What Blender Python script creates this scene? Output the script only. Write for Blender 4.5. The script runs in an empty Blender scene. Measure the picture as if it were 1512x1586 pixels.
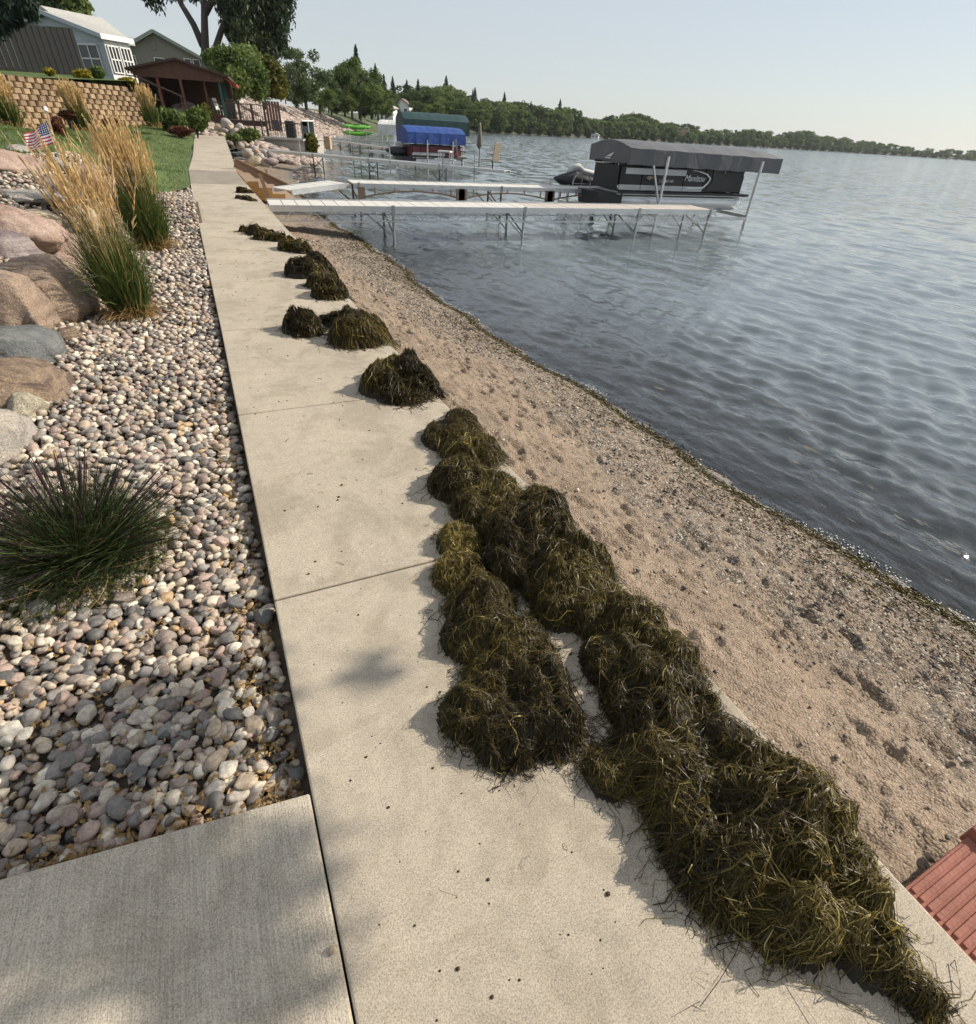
import bpy, math, random
import numpy as np
from mathutils import Vector, Matrix

random.seed(5)
rng = np.random.default_rng(11)
scene = bpy.context.scene
COL = scene.collection
R = math.radians

# ------------------------------------------------------------------ camera, sky, sun, exposure
F, CX, CY, CAMH = 800.0, 756.0, 793.0, 1.65          # focal length / centre in photograph pixels, eye height
PITCH, YAW, ROLL = R(36.673), R(27.589), R(3.75)
_f = np.array([math.sin(YAW)*math.cos(PITCH), math.cos(YAW)*math.cos(PITCH), -math.sin(PITCH)])
_r0 = np.array([math.cos(YAW), -math.sin(YAW), 0.0]); _u0 = np.cross(_r0, _f)
_r = math.cos(ROLL)*_r0 + math.sin(ROLL)*_u0
_u = -math.sin(ROLL)*_r0 + math.cos(ROLL)*_u0
CAM = np.array([0, 0, CAMH])
cd = bpy.data.cameras.new('camera'); cam = bpy.data.objects.new('camera', cd); COL.objects.link(cam)
cam.matrix_world = Matrix(((_r[0], _u[0], -_f[0], 0), (_r[1], _u[1], -_f[1], 0), (_r[2], _u[2], -_f[2], CAMH), (0, 0, 0, 1)))
cd.sensor_fit = 'HORIZONTAL'; cd.sensor_width = 36; cd.lens = F/1512*36
cd.clip_start = 0.05; cd.clip_end = 8000
scene.camera = cam

SUN_EL, SUN_AZ = R(34), R(-6)                          # azimuth measured from +X (the lake side) towards +Y
SDIR = np.array([math.cos(SUN_EL)*math.cos(SUN_AZ), math.cos(SUN_EL)*math.sin(SUN_AZ), math.sin(SUN_EL)])
world = bpy.data.worlds.new('World'); scene.world = world; world.use_nodes = True
wn = world.node_tree.nodes; wl = world.node_tree.links
sky = wn.new('ShaderNodeTexSky'); sky.sky_type = 'NISHITA'; sky.sun_disc = False
sky.sun_elevation = SUN_EL; sky.sun_rotation = math.pi/2 - SUN_AZ
sky.air_density = 1.0; sky.dust_density = 0.6; sky.ozone_density = 2.0
wn['Background'].inputs[1].default_value = 0.108
veil = wn.new('ShaderNodeMix'); veil.data_type = 'RGBA'; veil.inputs[0].default_value = 0.72        # even smoke haze over the blue
veil.inputs[7].default_value = (5.0, 5.25, 5.4, 1)
wl.new(sky.outputs[0], veil.inputs[6]); wl.new(veil.outputs[2], wn['Background'].inputs[0])
sd = bpy.data.lights.new('sun', 'SUN'); sd.energy = 5.0; sd.angle = R(0.55); sd.color = (1.0, 0.915, 0.785)
so = bpy.data.objects.new('sun', sd); COL.objects.link(so)
so.rotation_euler = Vector(SDIR).to_track_quat('Z', 'Y').to_euler()
vs = scene.view_settings
vs.view_transform = 'Standard'; vs.look = 'None'; vs.gamma = 1; vs.exposure = 0.28; vs.use_curve_mapping = False
scene.cycles.max_bounces = 4; scene.cycles.transparent_max_bounces = 8
scene.cycles.diffuse_bounces = 2; scene.cycles.glossy_bounces = 2; scene.cycles.transmission_bounces = 3
scene.cycles.use_adaptive_sampling = True; scene.cycles.adaptive_threshold = 0.03
scene.cycles.use_denoising = True; scene.cycles.sample_clamp_indirect = 6.0
scene.cycles.caustics_reflective = False; scene.cycles.caustics_refractive = False

# ------------------------------------------------------------------ surveying helpers (photo pixel -> place)
def ray(px, py):
    d = (px-CX)/F*_r - (py-CY)/F*_u + _f
    return d/np.linalg.norm(d)
def G(px, py, z=0.0):                                  # point seen at a pixel on a level at height z
    d = ray(px, py); return CAM + d*((z-CAMH)/d[2])
def DP(px, py, dep):                                   # point seen at a pixel at a given depth
    d = ray(px, py); return CAM + d*(dep/(d@_f))
def at_dist(px, dist, z):                              # point in a pixel column's bearing on the horizon
    hy = 196 + 0.0655*(px-756)
    d = ray(px, hy); h = np.array([d[0], d[1]]); h /= np.linalg.norm(h)
    return np.array([h[0]*dist, h[1]*dist, z])

# ------------------------------------------------------------------ objects
def tag(o, label=None, cat=None, group=None, kind=None):
    if label: o['label'] = label
    if cat: o['category'] = cat
    if group: o['group'] = group
    if kind: o['kind'] = kind
    return o
def empty(name, loc, label, cat, group=None, rz=0.0):
    o = bpy.data.objects.new(name, None); COL.objects.link(o)
    o.location = [float(v) for v in loc]; o.rotation_euler = (0, 0, rz); o.empty_display_size = 0.2
    return tag(o, label, cat, group)
def offset_of(o):
    v = np.zeros(3)
    while o is not None:
        v += np.array(o.location); o = o.parent
    return v
def link(me, name, parent=None, mat=None, loc=None):
    if mat is not None and not me.materials: me.materials.append(mat)
    o = bpy.data.objects.new(name, me); COL.objects.link(o)
    if parent is not None: o.parent = parent
    if loc is not None: o.location = [float(v) for v in loc]
    return o
def copy_tree(o, parent=None):
    c = o.copy(); COL.objects.link(c)
    if parent is not None: c.parent = parent
    for ch in list(o.children): copy_tree(ch, c)
    return c
def np_mesh(name, V, Fc, smooth=False, attr=None, uv=None):
    """V (n,3); Fc (m,k) array of equal-size faces; attr: dict name->float per vertex"""
    V = np.asarray(V, np.float32); Fc = np.asarray(Fc, np.int32)
    me = bpy.data.meshes.new(name)
    m, k = Fc.shape
    me.vertices.add(len(V)); me.vertices.foreach_set('co', V.ravel())
    me.loops.add(m*k); me.loops.foreach_set('vertex_index', Fc.ravel())
    me.polygons.add(m); me.polygons.foreach_set('loop_start', np.arange(0, m*k, k, dtype=np.int32))
    me.update(calc_edges=True)
    if smooth: me.polygons.foreach_set('use_smooth', np.ones(m, bool))
    for an, av in (attr or {}).items():
        a = me.attributes.new(an, 'FLOAT', 'POINT'); a.data.foreach_set('value', np.asarray(av, np.float32))
    me.validate(clean_customdata=False)
    return me

class MB:
    """collects boxes, bars, tubes and polygons into one mesh, in world coordinates"""
    def __init__(s): s.v = []; s.f = []
    def add(s, vs_, fs_):
        b = len(s.v); s.v += [tuple(map(float, p)) for p in vs_]; s.f += [tuple(b+i for i in f) for f in fs_]; return s
    def box(s, c, d, ax=None):
        c = np.array(c, float); h = np.array(d, float)/2
        ax = np.eye(3) if ax is None else np.array(ax, float)
        P = [c + ax[0]*h[0]*i + ax[1]*h[1]*j + ax[2]*h[2]*k for k in (-1, 1) for j in (-1, 1) for i in (-1, 1)]
        return s.add(P, [(0, 2, 3, 1), (4, 5, 7, 6), (0, 1, 5, 4), (2, 6, 7, 3), (0, 4, 6, 2), (1, 3, 7, 5)])
    def bar(s, a, b, w, h, up=(0, 0, 1)):
        a = np.array(a, float); b = np.array(b, float); d = b-a; L = np.linalg.norm(d); d /= L
        up = np.array(up, float)
        if abs(d@up) > .98: up = np.array((0, 1., 0))
        sd_ = np.cross(d, up); sd_ /= np.linalg.norm(sd_); u = np.cross(sd_, d)
        return s.box((a+b)/2, (L, w, h), (d, sd_, u))
    def tube(s, pts, r, n=8, cap=True):
        pts = [np.array(p, float) for p in pts]; N = len(pts)
        rs = [r]*N if np.isscalar(r) else list(r)
        base = len(s.v); prev = None
        for i, p in enumerate(pts):
            d = pts[min(i+1, N-1)]-pts[max(i-1, 0)]; d = d/(np.linalg.norm(d)+1e-9)
            if prev is None:
                a = np.cross(d, (0, 0, 1.)); a = a if np.linalg.norm(a) > .05 else np.cross(d, (1., 0, 0))
            else: a = prev-d*(prev@d)
            a = a/np.linalg.norm(a); prev = a; b = np.cross(d, a)
            for j in range(n):
                t = 2*math.pi*j/n; s.v.append(tuple(p+rs[i]*(a*math.cos(t)+b*math.sin(t))))
        for i in range(N-1):
            for j in range(n):
                k = (j+1) % n; s.f.append((base+i*n+j, base+i*n+k, base+(i+1)*n+k, base+(i+1)*n+j))
        if cap:
            s.f.append(tuple(base+j for j in reversed(range(n)))); s.f.append(tuple(base+(N-1)*n+j for j in range(n)))
        return s
    def prism(s, poly, ext):
        poly = [np.array(p, float) for p in poly]; ext = np.array(ext, float); n = len(poly)
        P = poly+[p+ext for p in poly]
        return s.add(P, [tuple(range(n-1, -1, -1)), tuple(range(n, 2*n))]+[(i, (i+1) % n, n+(i+1) % n, n+i) for i in range(n)])
    def build(s, name, mat, parent=None, smooth=False, bevel=0.0):
        me = bpy.data.meshes.new(name)
        off = offset_of(parent) if parent is not None else np.zeros(3)
        me.from_pydata([tuple(np.array(p)-off) for p in s.v], [], s.f); me.update()
        if smooth: me.polygons.foreach_set('use_smooth', np.ones(len(me.polygons), bool))
        o = link(me, name, parent, mat)
        if bevel:
            md = o.modifiers.new('bevel', 'BEVEL'); md.width = bevel; md.segments = 2; md.limit_method = 'ANGLE'
        return o
def ico(sub):
    t = (1+5**.5)/2
    v = [(-1, t, 0), (1, t, 0), (-1, -t, 0), (1, -t, 0), (0, -1, t), (0, 1, t), (0, -1, -t), (0, 1, -t), (t, 0, -1), (t, 0, 1), (-t, 0, -1), (-t, 0, 1)]
    f = [(0, 11, 5), (0, 5, 1), (0, 1, 7), (0, 7, 10), (0, 10, 11), (1, 5, 9), (5, 11, 4), (11, 10, 2), (10, 7, 6), (7, 1, 8), (3, 9, 4), (3, 4, 2), (3, 2, 6), (3, 6, 8), (3, 8, 9), (4, 9, 5), (2, 4, 11), (6, 2, 10), (8, 6, 7), (9, 8, 1)]
    v = [np.array(p)/np.linalg.norm(p) for p in v]
    for _ in range(sub):
        c = {}; nf = []
        def mid(a, b):
            k = (min(a, b), max(a, b))
            if k not in c:
                m = v[a]+v[b]; v.append(m/np.linalg.norm(m)); c[k] = len(v)-1
            return c[k]
        for a, b, d in f:
            ab, bd, da = mid(a, b), mid(b, d), mid(d, a)
            nf += [(a, ab, da), (b, bd, ab), (d, da, bd), (ab, bd, da)]
        f = nf
    return np.array(v), np.array(f)
ICO = {k: ico(k) for k in range(5)}
_ph = rng.uniform(0, 6.28, (6, 24)); _dr = rng.normal(size=(6, 24, 3))
def wob(P, sc, k=0):                                   # smooth random field on points, about -1..1
    P = np.asarray(P)*sc; out = np.zeros(P.shape[:-1])
    for i in range(10):
        fr = 1.0 if i < 5 else 2.1
        out += (1 if i < 5 else .5)*np.sin(P@(_dr[k, i, :P.shape[-1]]*fr)+_ph[k, i])
    return out/3.2

# ------------------------------------------------------------------ materials
class NT:
    def __init__(s, name):
        s.m = bpy.data.materials.new(name); s.m.use_nodes = True
        s.t = s.m.node_tree; s.b = s.t.nodes['Principled BSDF']; s.out = s.t.nodes['Material Output']
    def n(s, typ, **kw):
        nd = s.t.nodes.new('ShaderNode'+typ)
        for k, v in kw.items():
            if k.startswith('_'): setattr(nd, k[1:], v)
            else:
                key = int(k[1:]) if k[0] == 'i' and k[1:].isdigit() else k.replace('__', ' ')
                s.set(nd.inputs[key], v)
        return nd
    def set(s, sock, v):
        if isinstance(v, bpy.types.NodeSocket): s.t.links.new(v, sock)
        elif isinstance(v, bpy.types.Node): s.t.links.new(v.outputs[0], sock)
        else: sock.default_value = v
    def obj(s): return s.n('TexCoord').outputs['Object']
    def noise(s, scale, detail=3, rough=.55, vec=None, dist=0):
        nd = s.n('TexNoise', Scale=scale, Detail=detail, Roughness=rough, Distortion=dist)
        s.set(nd.inputs['Vector'], vec if vec is not None else s.obj()); return nd.outputs[0]
    def ramp(s, fac, stops, interp='LINEAR'):
        nd = s.n('ValToRGB'); s.set(nd.inputs[0], fac); nd.color_ramp.interpolation = interp
        e = nd.color_ramp.elements
        while len(e) < len(stops): e.new(.5)
        for x, (p, c) in zip(e, stops):
            x.position = p; x.color = (*c, 1) if len(c) == 3 else c
        return nd.outputs[0]
    def mix(s, fac, a, b, mode='MIX'):
        nd = s.n('Mix', _data_type='RGBA', _blend_type=mode)
        s.set(nd.inputs[0], fac); s.set(nd.inputs[6], a if not isinstance(a, tuple) else (*a[:3], 1)); s.set(nd.inputs[7], b if not isinstance(b, tuple) else (*b[:3], 1))
        return nd.outputs[2]
    def math(s, op, a, b=0.0):
        nd = s.n('Math', _operation=op); s.set(nd.inputs[0], a); s.set(nd.inputs[1], b); return nd.outputs[0]
    def bump(s, h, strength=.3, dist=.01, normal=None):
        nd = s.n('Bump', Strength=strength, Distance=dist, Height=h)
        if normal is not None: s.set(nd.inputs['Normal'], normal)
        return nd.outputs[0]
    def done(s, color=None, rough=None, normal=None, **kw):
        if color is not None: s.set(s.b.inputs['Base Color'], color if not isinstance(color, tuple) else (*color[:3], 1))
        if rough is not None: s.set(s.b.inputs['Roughness'], rough)
        if normal is not None: s.set(s.b.inputs['Normal'], normal)
        for k, v in kw.items(): s.set(s.b.inputs[k.replace('__', ' ')], v)
        return s.m
def plain(name, col, rough=.6, var=.25, scale=6, bump=.0, bscale=60, metal=0, grain=None):
    t = NT(name); n = t.noise(scale, 4)
    lo = tuple(c*(1-var) for c in col); hi = tuple(min(1, c*(1+var)) for c in col)
    c = t.ramp(n, [(.3, lo), (.7, hi)])
    c = t.mix(t.math('MULTIPLY', t.noise(scale*9, 3), .5), c, t.mix(1.0, c, (.62, .62, .62), 'MULTIPLY'))
    nm = None
    if bump: nm = t.bump(t.noise(bscale, 4), bump, .01)
    return t.done(c, rough, nm, Metallic=metal)
def wood(name, col, rough=.7, scale=(3, 3, 30)):
    t = NT(name); mp = t.n('Mapping', Scale=scale); t.set(mp.inputs['Vector'], t.obj())
    n = t.noise(3, 5, .6, mp.outputs[0])
    oi = t.n('ObjectInfo').outputs['Random']
    c = t.ramp(n, [(.25, tuple(x*.6 for x in col)), (.75, tuple(min(1, x*1.25) for x in col))])
    c = t.mix(.35, c, t.mix(1.0, c, t.ramp(oi, [(0, (.55, .55, .55)), (1, (1.25, 1.25, 1.25))]), 'MULTIPLY'))
    return t.done(c, rough, t.bump(n, .25, .004))
def leafmat(name, stops, trans=.3, rough=.55):
    t = NT(name); a = t.n('Attribute', _attribute_name='rnd').outputs['Fac']
    c = t.ramp(a, stops)
    tr = t.n('BsdfTranslucent'); t.set(tr.inputs[0], c)
    mx = t.n('MixShader'); t.set(mx.inputs[0], trans); t.done(c, rough, **{'Specular__IOR__Level': .25})
    t.set(mx.inputs[1], t.b.outputs[0]); t.set(mx.inputs[2], tr.outputs[0]); t.set(t.out.inputs[0], mx.outputs[0])
    return t.m

M = {}
def concrete(name, base, broom=False):
    t = NT(name); o = t.obj()
    big = t.noise(.9, 5, .6, o); mid = t.noise(14, 5, .65, o); fine = t.noise(260, 3, .7, o); grit = t.n('TexVoronoi', Scale=330); t.set(grit.inputs['Vector'], o)
    c = t.ramp(big, [(.3, tuple(x*.86 for x in base)), (.7, tuple(x*1.06 for x in base))])
    c = t.mix(.5, c, t.mix(1.0, c, t.ramp(mid, [(.3, (.82, .82, .82)), (.7, (1.12, 1.12, 1.12))]), 'MULTIPLY'))
    c = t.mix(.8, c, t.mix(1.0, c, t.ramp(fine, [(.32, (.42, .40, .38)), (.5, (1, 1, 1)), (.68, (1.42, 1.42, 1.42))]), 'MULTIPLY'))
    spots = t.ramp(t.noise(55, 2, .5, o), [(.7, (1, 1, 1)), (.76, (.72, .70, .66))])
    c = t.mix(.7, c, t.mix(1.0, c, spots, 'MULTIPLY'))
    blot = t.ramp(t.noise(2.3, 6, .68, o, .6), [(.40, (.80, .79, .77)), (.5, (1, 1, 1)), (.62, (1.03, 1.03, 1.03))])
    c = t.mix(.8, c, t.mix(1.0, c, blot, 'MULTIPLY'))
    drip = t.ramp(t.noise(7, 5, .7, o, 1.2), [(.62, (1, 1, 1)), (.70, (.80, .78, .74))])
    c = t.mix(.6, c, t.mix(1.0, c, drip, 'MULTIPLY'))
    nm = t.bump(fine, .35, .0015)
    if broom:
        mp = t.n('Mapping', Scale=(1, .02, 1)); t.set(mp.inputs['Vector'], o)
        br = t.noise(230, 3, .7, mp.outputs[0])
        c = t.mix(.75, c, t.mix(1.0, c, t.ramp(br, [(.3, (.74, .74, .74)), (.7, (1.2, 1.2, 1.2))]), 'MULTIPLY'))
        nm = t.bump(br, .7, .003, nm)
    return t.done(c, .88, nm)
M['walk'] = concrete('walk_concrete', (.425, .365, .285))
M['walk_dark_shade'] = concrete('dark_shaded_concrete', (.28, .245, .195))  # darker slabs, with the shadow band across the walk put into their colour
M['path'] = concrete('broomed_concrete', (.52, .45, .355), True)
M['footing'] = plain('footing_concrete', (.45, .43, .39), .9, .15, 3, .3, 80)

def stone_ramp(t, fac):
    return t.ramp(fac, [(0, (.38, .32, .255)), (.1, (.185, .17, .155)), (.19, (.55, .485, .385)), (.3, (.30, .225, .19)), (.4, (.115, .11, .105)), (.47, (.40, .32, .235)),
                        (.56, (.47, .41, .345)), (.64, (.25, .23, .21)), (.73, (.37, .275, .23)), (.82, (.66, .60, .50)), (.89, (.20, .165, .14)), (.975, (.42, .29, .16))], 'CONSTANT')
def stonemat(name, use_attr):
    t = NT(name)
    f = t.n('Attribute', _attribute_name='rnd').outputs['Fac'] if use_attr else t.n('ObjectInfo').outputs['Random']
    c = stone_ramp(t, f); o = t.n('NewGeometry').outputs['Position']
    v = t.noise(70, 4, .6, o)
    c = t.mix(.7, c, t.mix(1.0, c, t.ramp(v, [(.3, (.6, .58, .56)), (.7, (1.35, 1.33, 1.3))]), 'MULTIPLY'))
    sp = t.noise(320, 2, .6, o)
    c = t.mix(.5, c, t.mix(1.0, c, t.ramp(sp, [(.35, (.6, .6, .6)), (.65, (1.3, 1.3, 1.3))]), 'MULTIPLY'))
    return t.done(c, .62, t.bump(v, .25, .004))
M['pebble'] = stonemat('river_pebble', False); M['pebbles'] = stonemat('river_pebbles', True)
t = NT('beach_stone'); c = t.ramp(t.n('Attribute', _attribute_name='rnd').outputs['Fac'], [(0, (.06, .05, .042)), (.25, (.20, .155, .115)), (.45, (.10, .088, .076)), (.6, (.32, .25, .185)), (.85, (.52, .46, .37))], 'CONSTANT'); M['beach_stone'] = t.done(c, .7)
M['soil'] = plain('soil', (.10, .075, .055), .95, .4, 20, .6, 120)
def sandmat():
    t = NT('beach_sand'); o = t.obj()
    grav = t.n('Attribute', _attribute_name='gravel').outputs['Fac']; wet = t.n('Attribute', _attribute_name='wet').outputs['Fac']
    n1 = t.noise(3, 5, .6, o); n2 = t.noise(120, 4, .7, o)
    c = t.ramp(n1, [(.3, (.235, .172, .118)), (.7, (.35, .262, .188))])
    vo = t.n('TexVoronoi', Scale=95); t.set(vo.inputs['Vector'], o)
    vr = t.n('SeparateColor'); t.set(vr.inputs[0], vo.outputs['Color'])
    gc = t.ramp(vr.outputs[0], [(0, (.06, .05, .042)), (.25, (.20, .16, .125)), (.5, (.10, .088, .075)), (.72, (.30, .25, .195)), (.93, (.55, .50, .42))], 'CONSTANT')
    gm = t.math('MULTIPLY', grav, t.ramp(t.noise(9, 4, .7, o), [(.35, (.1, .1, .1)), (.6, (1, 1, 1))]))
    c = t.mix(.75, c, t.mix(1.0, c, t.ramp(n2, [(.34, (.36, .34, .32)), (.5, (1, 1, 1)), (.64, (1.35, 1.35, 1.35))]), 'MULTIPLY'))
    c = t.mix(gm, c, gc)
    wc = t.mix(.5, t.mix(1.0, c, (.5, .48, .45), 'MULTIPLY'), (.21, .21, .20))
    c = t.mix(wet, c, wc)
    h = t.math('ADD', t.math('MULTIPLY', n2, .6), t.math('MULTIPLY', vo.outputs[0], -.8))
    rough = t.ramp(wet, [(0, (.93, .93, .93)), (1, (.38, .38, .38))])
    return t.done(c, rough, t.bump(h, 1.0, .010))
M['sand'] = sandmat()
def watermat():
    t = NT('lake_water'); t.t.nodes.remove(t.b); o = t.obj()
    mp = t.n('Mapping', Scale=(1.0, .45, 1)); t.set(mp.inputs['Vector'], o)
    mp2 = t.n('Mapping', Scale=(1.0, .6, 1), Rotation=(0, 0, R(12))); t.set(mp2.inputs['Vector'], o)
    a = t.noise(2.0, 4, .55, mp.outputs[0], .4); b = t.noise(9, 3, .5, mp2.outputs[0], .5)
    nm = t.bump(b, .4, .03, t.bump(a, .6, .09))
    ln = t.n('VectorMath', _operation='LENGTH'); t.set(ln.inputs[0], o)
    am = t.n('MapRange', i1=5.0, i2=32.0, i3=.1, i4=1.25); t.set(am.inputs[0], ln.outputs['Value'])       # open water: wave facets finer than the mesh
    mp3 = t.n('Mapping', Scale=(1.0, .5, 1)); t.set(mp3.inputs['Vector'], o)
    nz = t.n('TexNoise', Scale=1.3, Detail=3.0, Roughness=.6); t.set(nz.inputs['Vector'], mp3.outputs[0])
    df = t.n('VectorMath', _operation='SUBTRACT', i1=(.5, .5, .5)); t.set(df.inputs[0], nz.outputs['Color'])
    fl_ = t.n('VectorMath', _operation='MULTIPLY', i1=(1, .6, 0)); t.set(fl_.inputs[0], df.outputs[0])
    sc_ = t.n('VectorMath', _operation='SCALE'); t.set(sc_.inputs[0], fl_.outputs[0]); t.set(sc_.inputs['Scale'], am.outputs[0])
    ad = t.n('VectorMath', _operation='ADD'); t.set(ad.inputs[0], nm); t.set(ad.inputs[1], sc_.outputs[0])
    nr_ = t.n('VectorMath', _operation='NORMALIZE'); t.set(nr_.inputs[0], ad.outputs[0]); nm = nr_.outputs[0]
    fr = t.n('Fresnel', IOR=1.62, Normal=nm); gl = t.n('BsdfGlossy', Color=(1, 1, 1, 1), Normal=nm); gl.inputs['Roughness'].default_value = .08
    tr0 = t.n('BsdfTransparent', Color=(.86, .90, .89, 1)); df_ = t.n('BsdfDiffuse', Color=(.19, .23, .25, 1)); tr = t.n('MixShader'); t.set(tr.inputs[0], t.math('MULTIPLY', t.n('Attribute', _attribute_name='murk').outputs['Fac'], .72)); t.set(tr.inputs[1], tr0.outputs[0]); t.set(tr.inputs[2], df_.outputs[0])
    mx = t.n('MixShader'); t.set(mx.inputs[0], fr.outputs[0]); t.set(mx.inputs[1], tr.outputs[0]); t.set(mx.inputs[2], gl.outputs[0])
    t.set(t.out.inputs[0], mx.outputs[0]); return t.m
M['water'] = watermat()
M['bed'] = plain('lake_bed', (.20, .22, .22), .95, .5, 1.2)
M['weed'] = leafmat('water_weed', [(0, (.014, .010, .004)), (.38, (.060, .044, .012)), (.70, (.145, .108, .022)), (.92, (.29, .225, .05)), (1, (.48, .38, .16))], .18, .42)
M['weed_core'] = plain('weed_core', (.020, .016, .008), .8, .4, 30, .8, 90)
M['lawn'] = plain('lawn', (.085, .125, .03), .9, .3, 1.4, .8, 220)
M['blade'] = leafmat('grass_blade', [(0, (.055, .09, .018)), (.6, (.10, .15, .032)), (1, (.20, .22, .07))], .35)
M['reed'] = leafmat('reed_leaf', [(0, (.035, .055, .014)), (.5, (.085, .125, .03)), (.8, (.17, .20, .055)), (1, (.42, .33, .14))], .35)
M['plume'] = leafmat('reed_plume', [(0, (.52, .34, .14)), (.5, (.74, .54, .27)), (1, (.86, .70, .42))], .4, .8)
M['straw'] = leafmat('straw', [(0, (.25, .15, .06)), (1, (.50, .34, .15))], .3)
M['fount'] = leafmat('fountain_leaf', [(0, (.018, .024, .012)), (.5, (.045, .068, .022)), (.85, (.11, .15, .042)), (1, (.22, .22, .09))], .3, .4)
M['fount_tip'] = leafmat('fountain_seed', [(0, (.018, .011, .014)), (1, (.05, .03, .032))], .2)
LEAF = {
 'green': leafmat('leaf_green', [(0, (.05, .08, .02)), (.5, (.115, .165, .042)), (1, (.22, .27, .08))], .4),
 'dark': leafmat('leaf_dark', [(0, (.035, .06, .018)), (.6, (.08, .12, .036)), (1, (.15, .20, .06))], .4),
 'olive': leafmat('leaf_olive', [(0, (.05, .06, .013)), (.5, (.12, .125, .025)), (1, (.26, .22, .045))]),
 'pale': leafmat('leaf_pale', [(0, (.05, .075, .035)), (.5, (.105, .145, .06)), (1, (.19, .235, .12))]),
 'red': leafmat('leaf_red', [(0, (.06, .022, .016)), (.6, (.14, .05, .03)), (1, (.22, .11, .05))]),
 'yellow': leafmat('leaf_yellow', [(0, (.16, .14, .02)), (.5, (.36, .29, .03)), (1, (.55, .42, .05))]),
 'spruce': leafmat('leaf_spruce', [(0, (.010, .020, .014)), (.6, (.026, .046, .028)), (1, (.06, .085, .05))], .1),
 'willow': leafmat('leaf_willow', [(0, (.014, .026, .012)), (.6, (.04, .06, .022)), (1, (.10, .12, .05))], .25)}
M['bark'] = plain('bark', (.055, .044, .036), .95, .4, 6, .9, 14)
def rockmat(name, stops, band=0, bscale=5, speck=.5, rot=(0, 0, 0)):
    t = NT(name); o = t.obj(); mp = t.n('Mapping', Scale=(1, 1, 1), Rotation=rot); t.set(mp.inputs['Vector'], o)
    n = t.noise(2.2, 6, .62, mp.outputs[0], .3)
    if band:
        mp2 = t.n('Mapping', Scale=(.5, .5, band), Rotation=rot); t.set(mp2.inputs['Vector'], o)
        n = t.math('ADD', t.math('MULTIPLY', t.noise(bscale, 5, .65, mp2.outputs[0], .8), .75), t.math('MULTIPLY', n, .25))
    c = t.ramp(n, stops); s = t.noise(95, 4, .8, o); s2 = t.noise(20, 6, .75, o)
    c = t.mix(speck, c, t.mix(1.0, c, t.ramp(s, [(.34, (.35, .34, .33)), (.5, (1, 1, 1)), (.66, (1.6, 1.55, 1.5))]), 'MULTIPLY'))
    c = t.mix(.6, c, t.mix(1.0, c, t.ramp(s2, [(.3, (.6, .58, .56)), (.7, (1.25, 1.22, 1.2))]), 'MULTIPLY'))
    return t.done(c, .8, t.bump(t.math('ADD', s2, t.math('MULTIPLY', n, .6)), .9, .035))
ROCK = {
 'brown': rockmat('rock_brown_gneiss', [(.3, (.15, .105, .08)), (.45, (.29, .22, .17)), (.6, (.37, .28, .205)), (.75, (.24, .17, .13))], 5, 3, .9, (.5, .6, 0)),
 'blue': rockmat('rock_blue_grey', [(.3, (.075, .082, .085)), (.5, (.15, .16, .16)), (.68, (.24, .25, .24)), (.8, (.40, .39, .36))], 6, 3, .6, (.7, .5, 0)),
 'dark': rockmat('rock_dark_band', [(.3, (.05, .035, .03)), (.45, (.13, .09, .07)), (.55, (.30, .22, .15)), (.7, (.08, .06, .05))], 8, 3, .7, (.5, .7, 0)),
 'pink': rockmat('rock_pink_granite', [(.3, (.27, .175, .14)), (.5, (.40, .285, .23)), (.7, (.50, .39, .32))], 0, 5, .75),
 'speck': rockmat('rock_speckled', [(.3, (.30, .27, .20)), (.6, (.46, .42, .32))], 0, 5, 1.0),
 'grey': rockmat('rock_pale_grey', [(.3, (.26, .24, .22)), (.55, (.40, .37, .33)), (.75, (.50, .42, .32))], 3, 3, .75, (.9, .3, 0)),
 'cream': rockmat('rock_cream', [(.3, (.42, .33, .22)), (.6, (.60, .50, .36))], 2, 3, .4),
 'purple': rockmat('rock_purple_grey', [(.3, (.10, .085, .09)), (.5, (.22, .18, .18)), (.7, (.42, .37, .34))], 6, 3, .7, (.4, 1.0, 0)),
 'rust': rockmat('rock_rust', [(.3, (.20, .12, .08)), (.6, (.33, .20, .12))], 0, 4, .4)}
t = NT('riprap'); at_ = t.n('Attribute', _attribute_name='rnd').outputs['Fac']
c = t.ramp(at_, [(0, (.36, .28, .23)), (.25, (.24, .20, .185)), (.5, (.44, .36, .30)), (.75, (.30, .22, .19)), (1, (.55, .48, .41))])
M['riprap'] = t.done(t.mix(.5, c, t.mix(1.0, c, t.ramp(t.noise(6, 4), [(.3, (.5, .5, .5)), (.7, (1.3, 1.3, 1.3))]), 'MULTIPLY')), .9)
M['block'] = None
t = NT('wall_block'); oi = t.n('ObjectInfo').outputs['Random']; o_ = t.n('NewGeometry').outputs['Position']; n_ = t.noise(9, 5, .7, o_)
c = t.ramp(oi, [(0, (.22, .145, .085)), (.5, (.31, .21, .125)), (1, (.39, .275, .165))])
c = t.mix(.7, c, t.mix(1.0, c, t.ramp(n_, [(.3, (.6, .6, .6)), (.7, (1.25, 1.25, 1.25))]), 'MULTIPLY'))
M['block'] = t.done(c, .95, t.bump(n_, .6, .03))
M['hill'] = plain('hill_grass', (.085, .105, .04), .95, .35, .35, .5, 8)
M['far_land'] = plain('far_bank', (.075, .07, .045), .95, .4, .2)  # bank colour darkened to carry the shade it lies in
M['fence'] = wood('fence_grey', (.022, .022, .021), .85)
M['white'] = plain('white_paint', (.80, .79, .76), .5, .05, 3)
M['siding_blue'] = plain('siding_pale_blue', (.46, .51, .55), .6, .06, 3)
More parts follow.
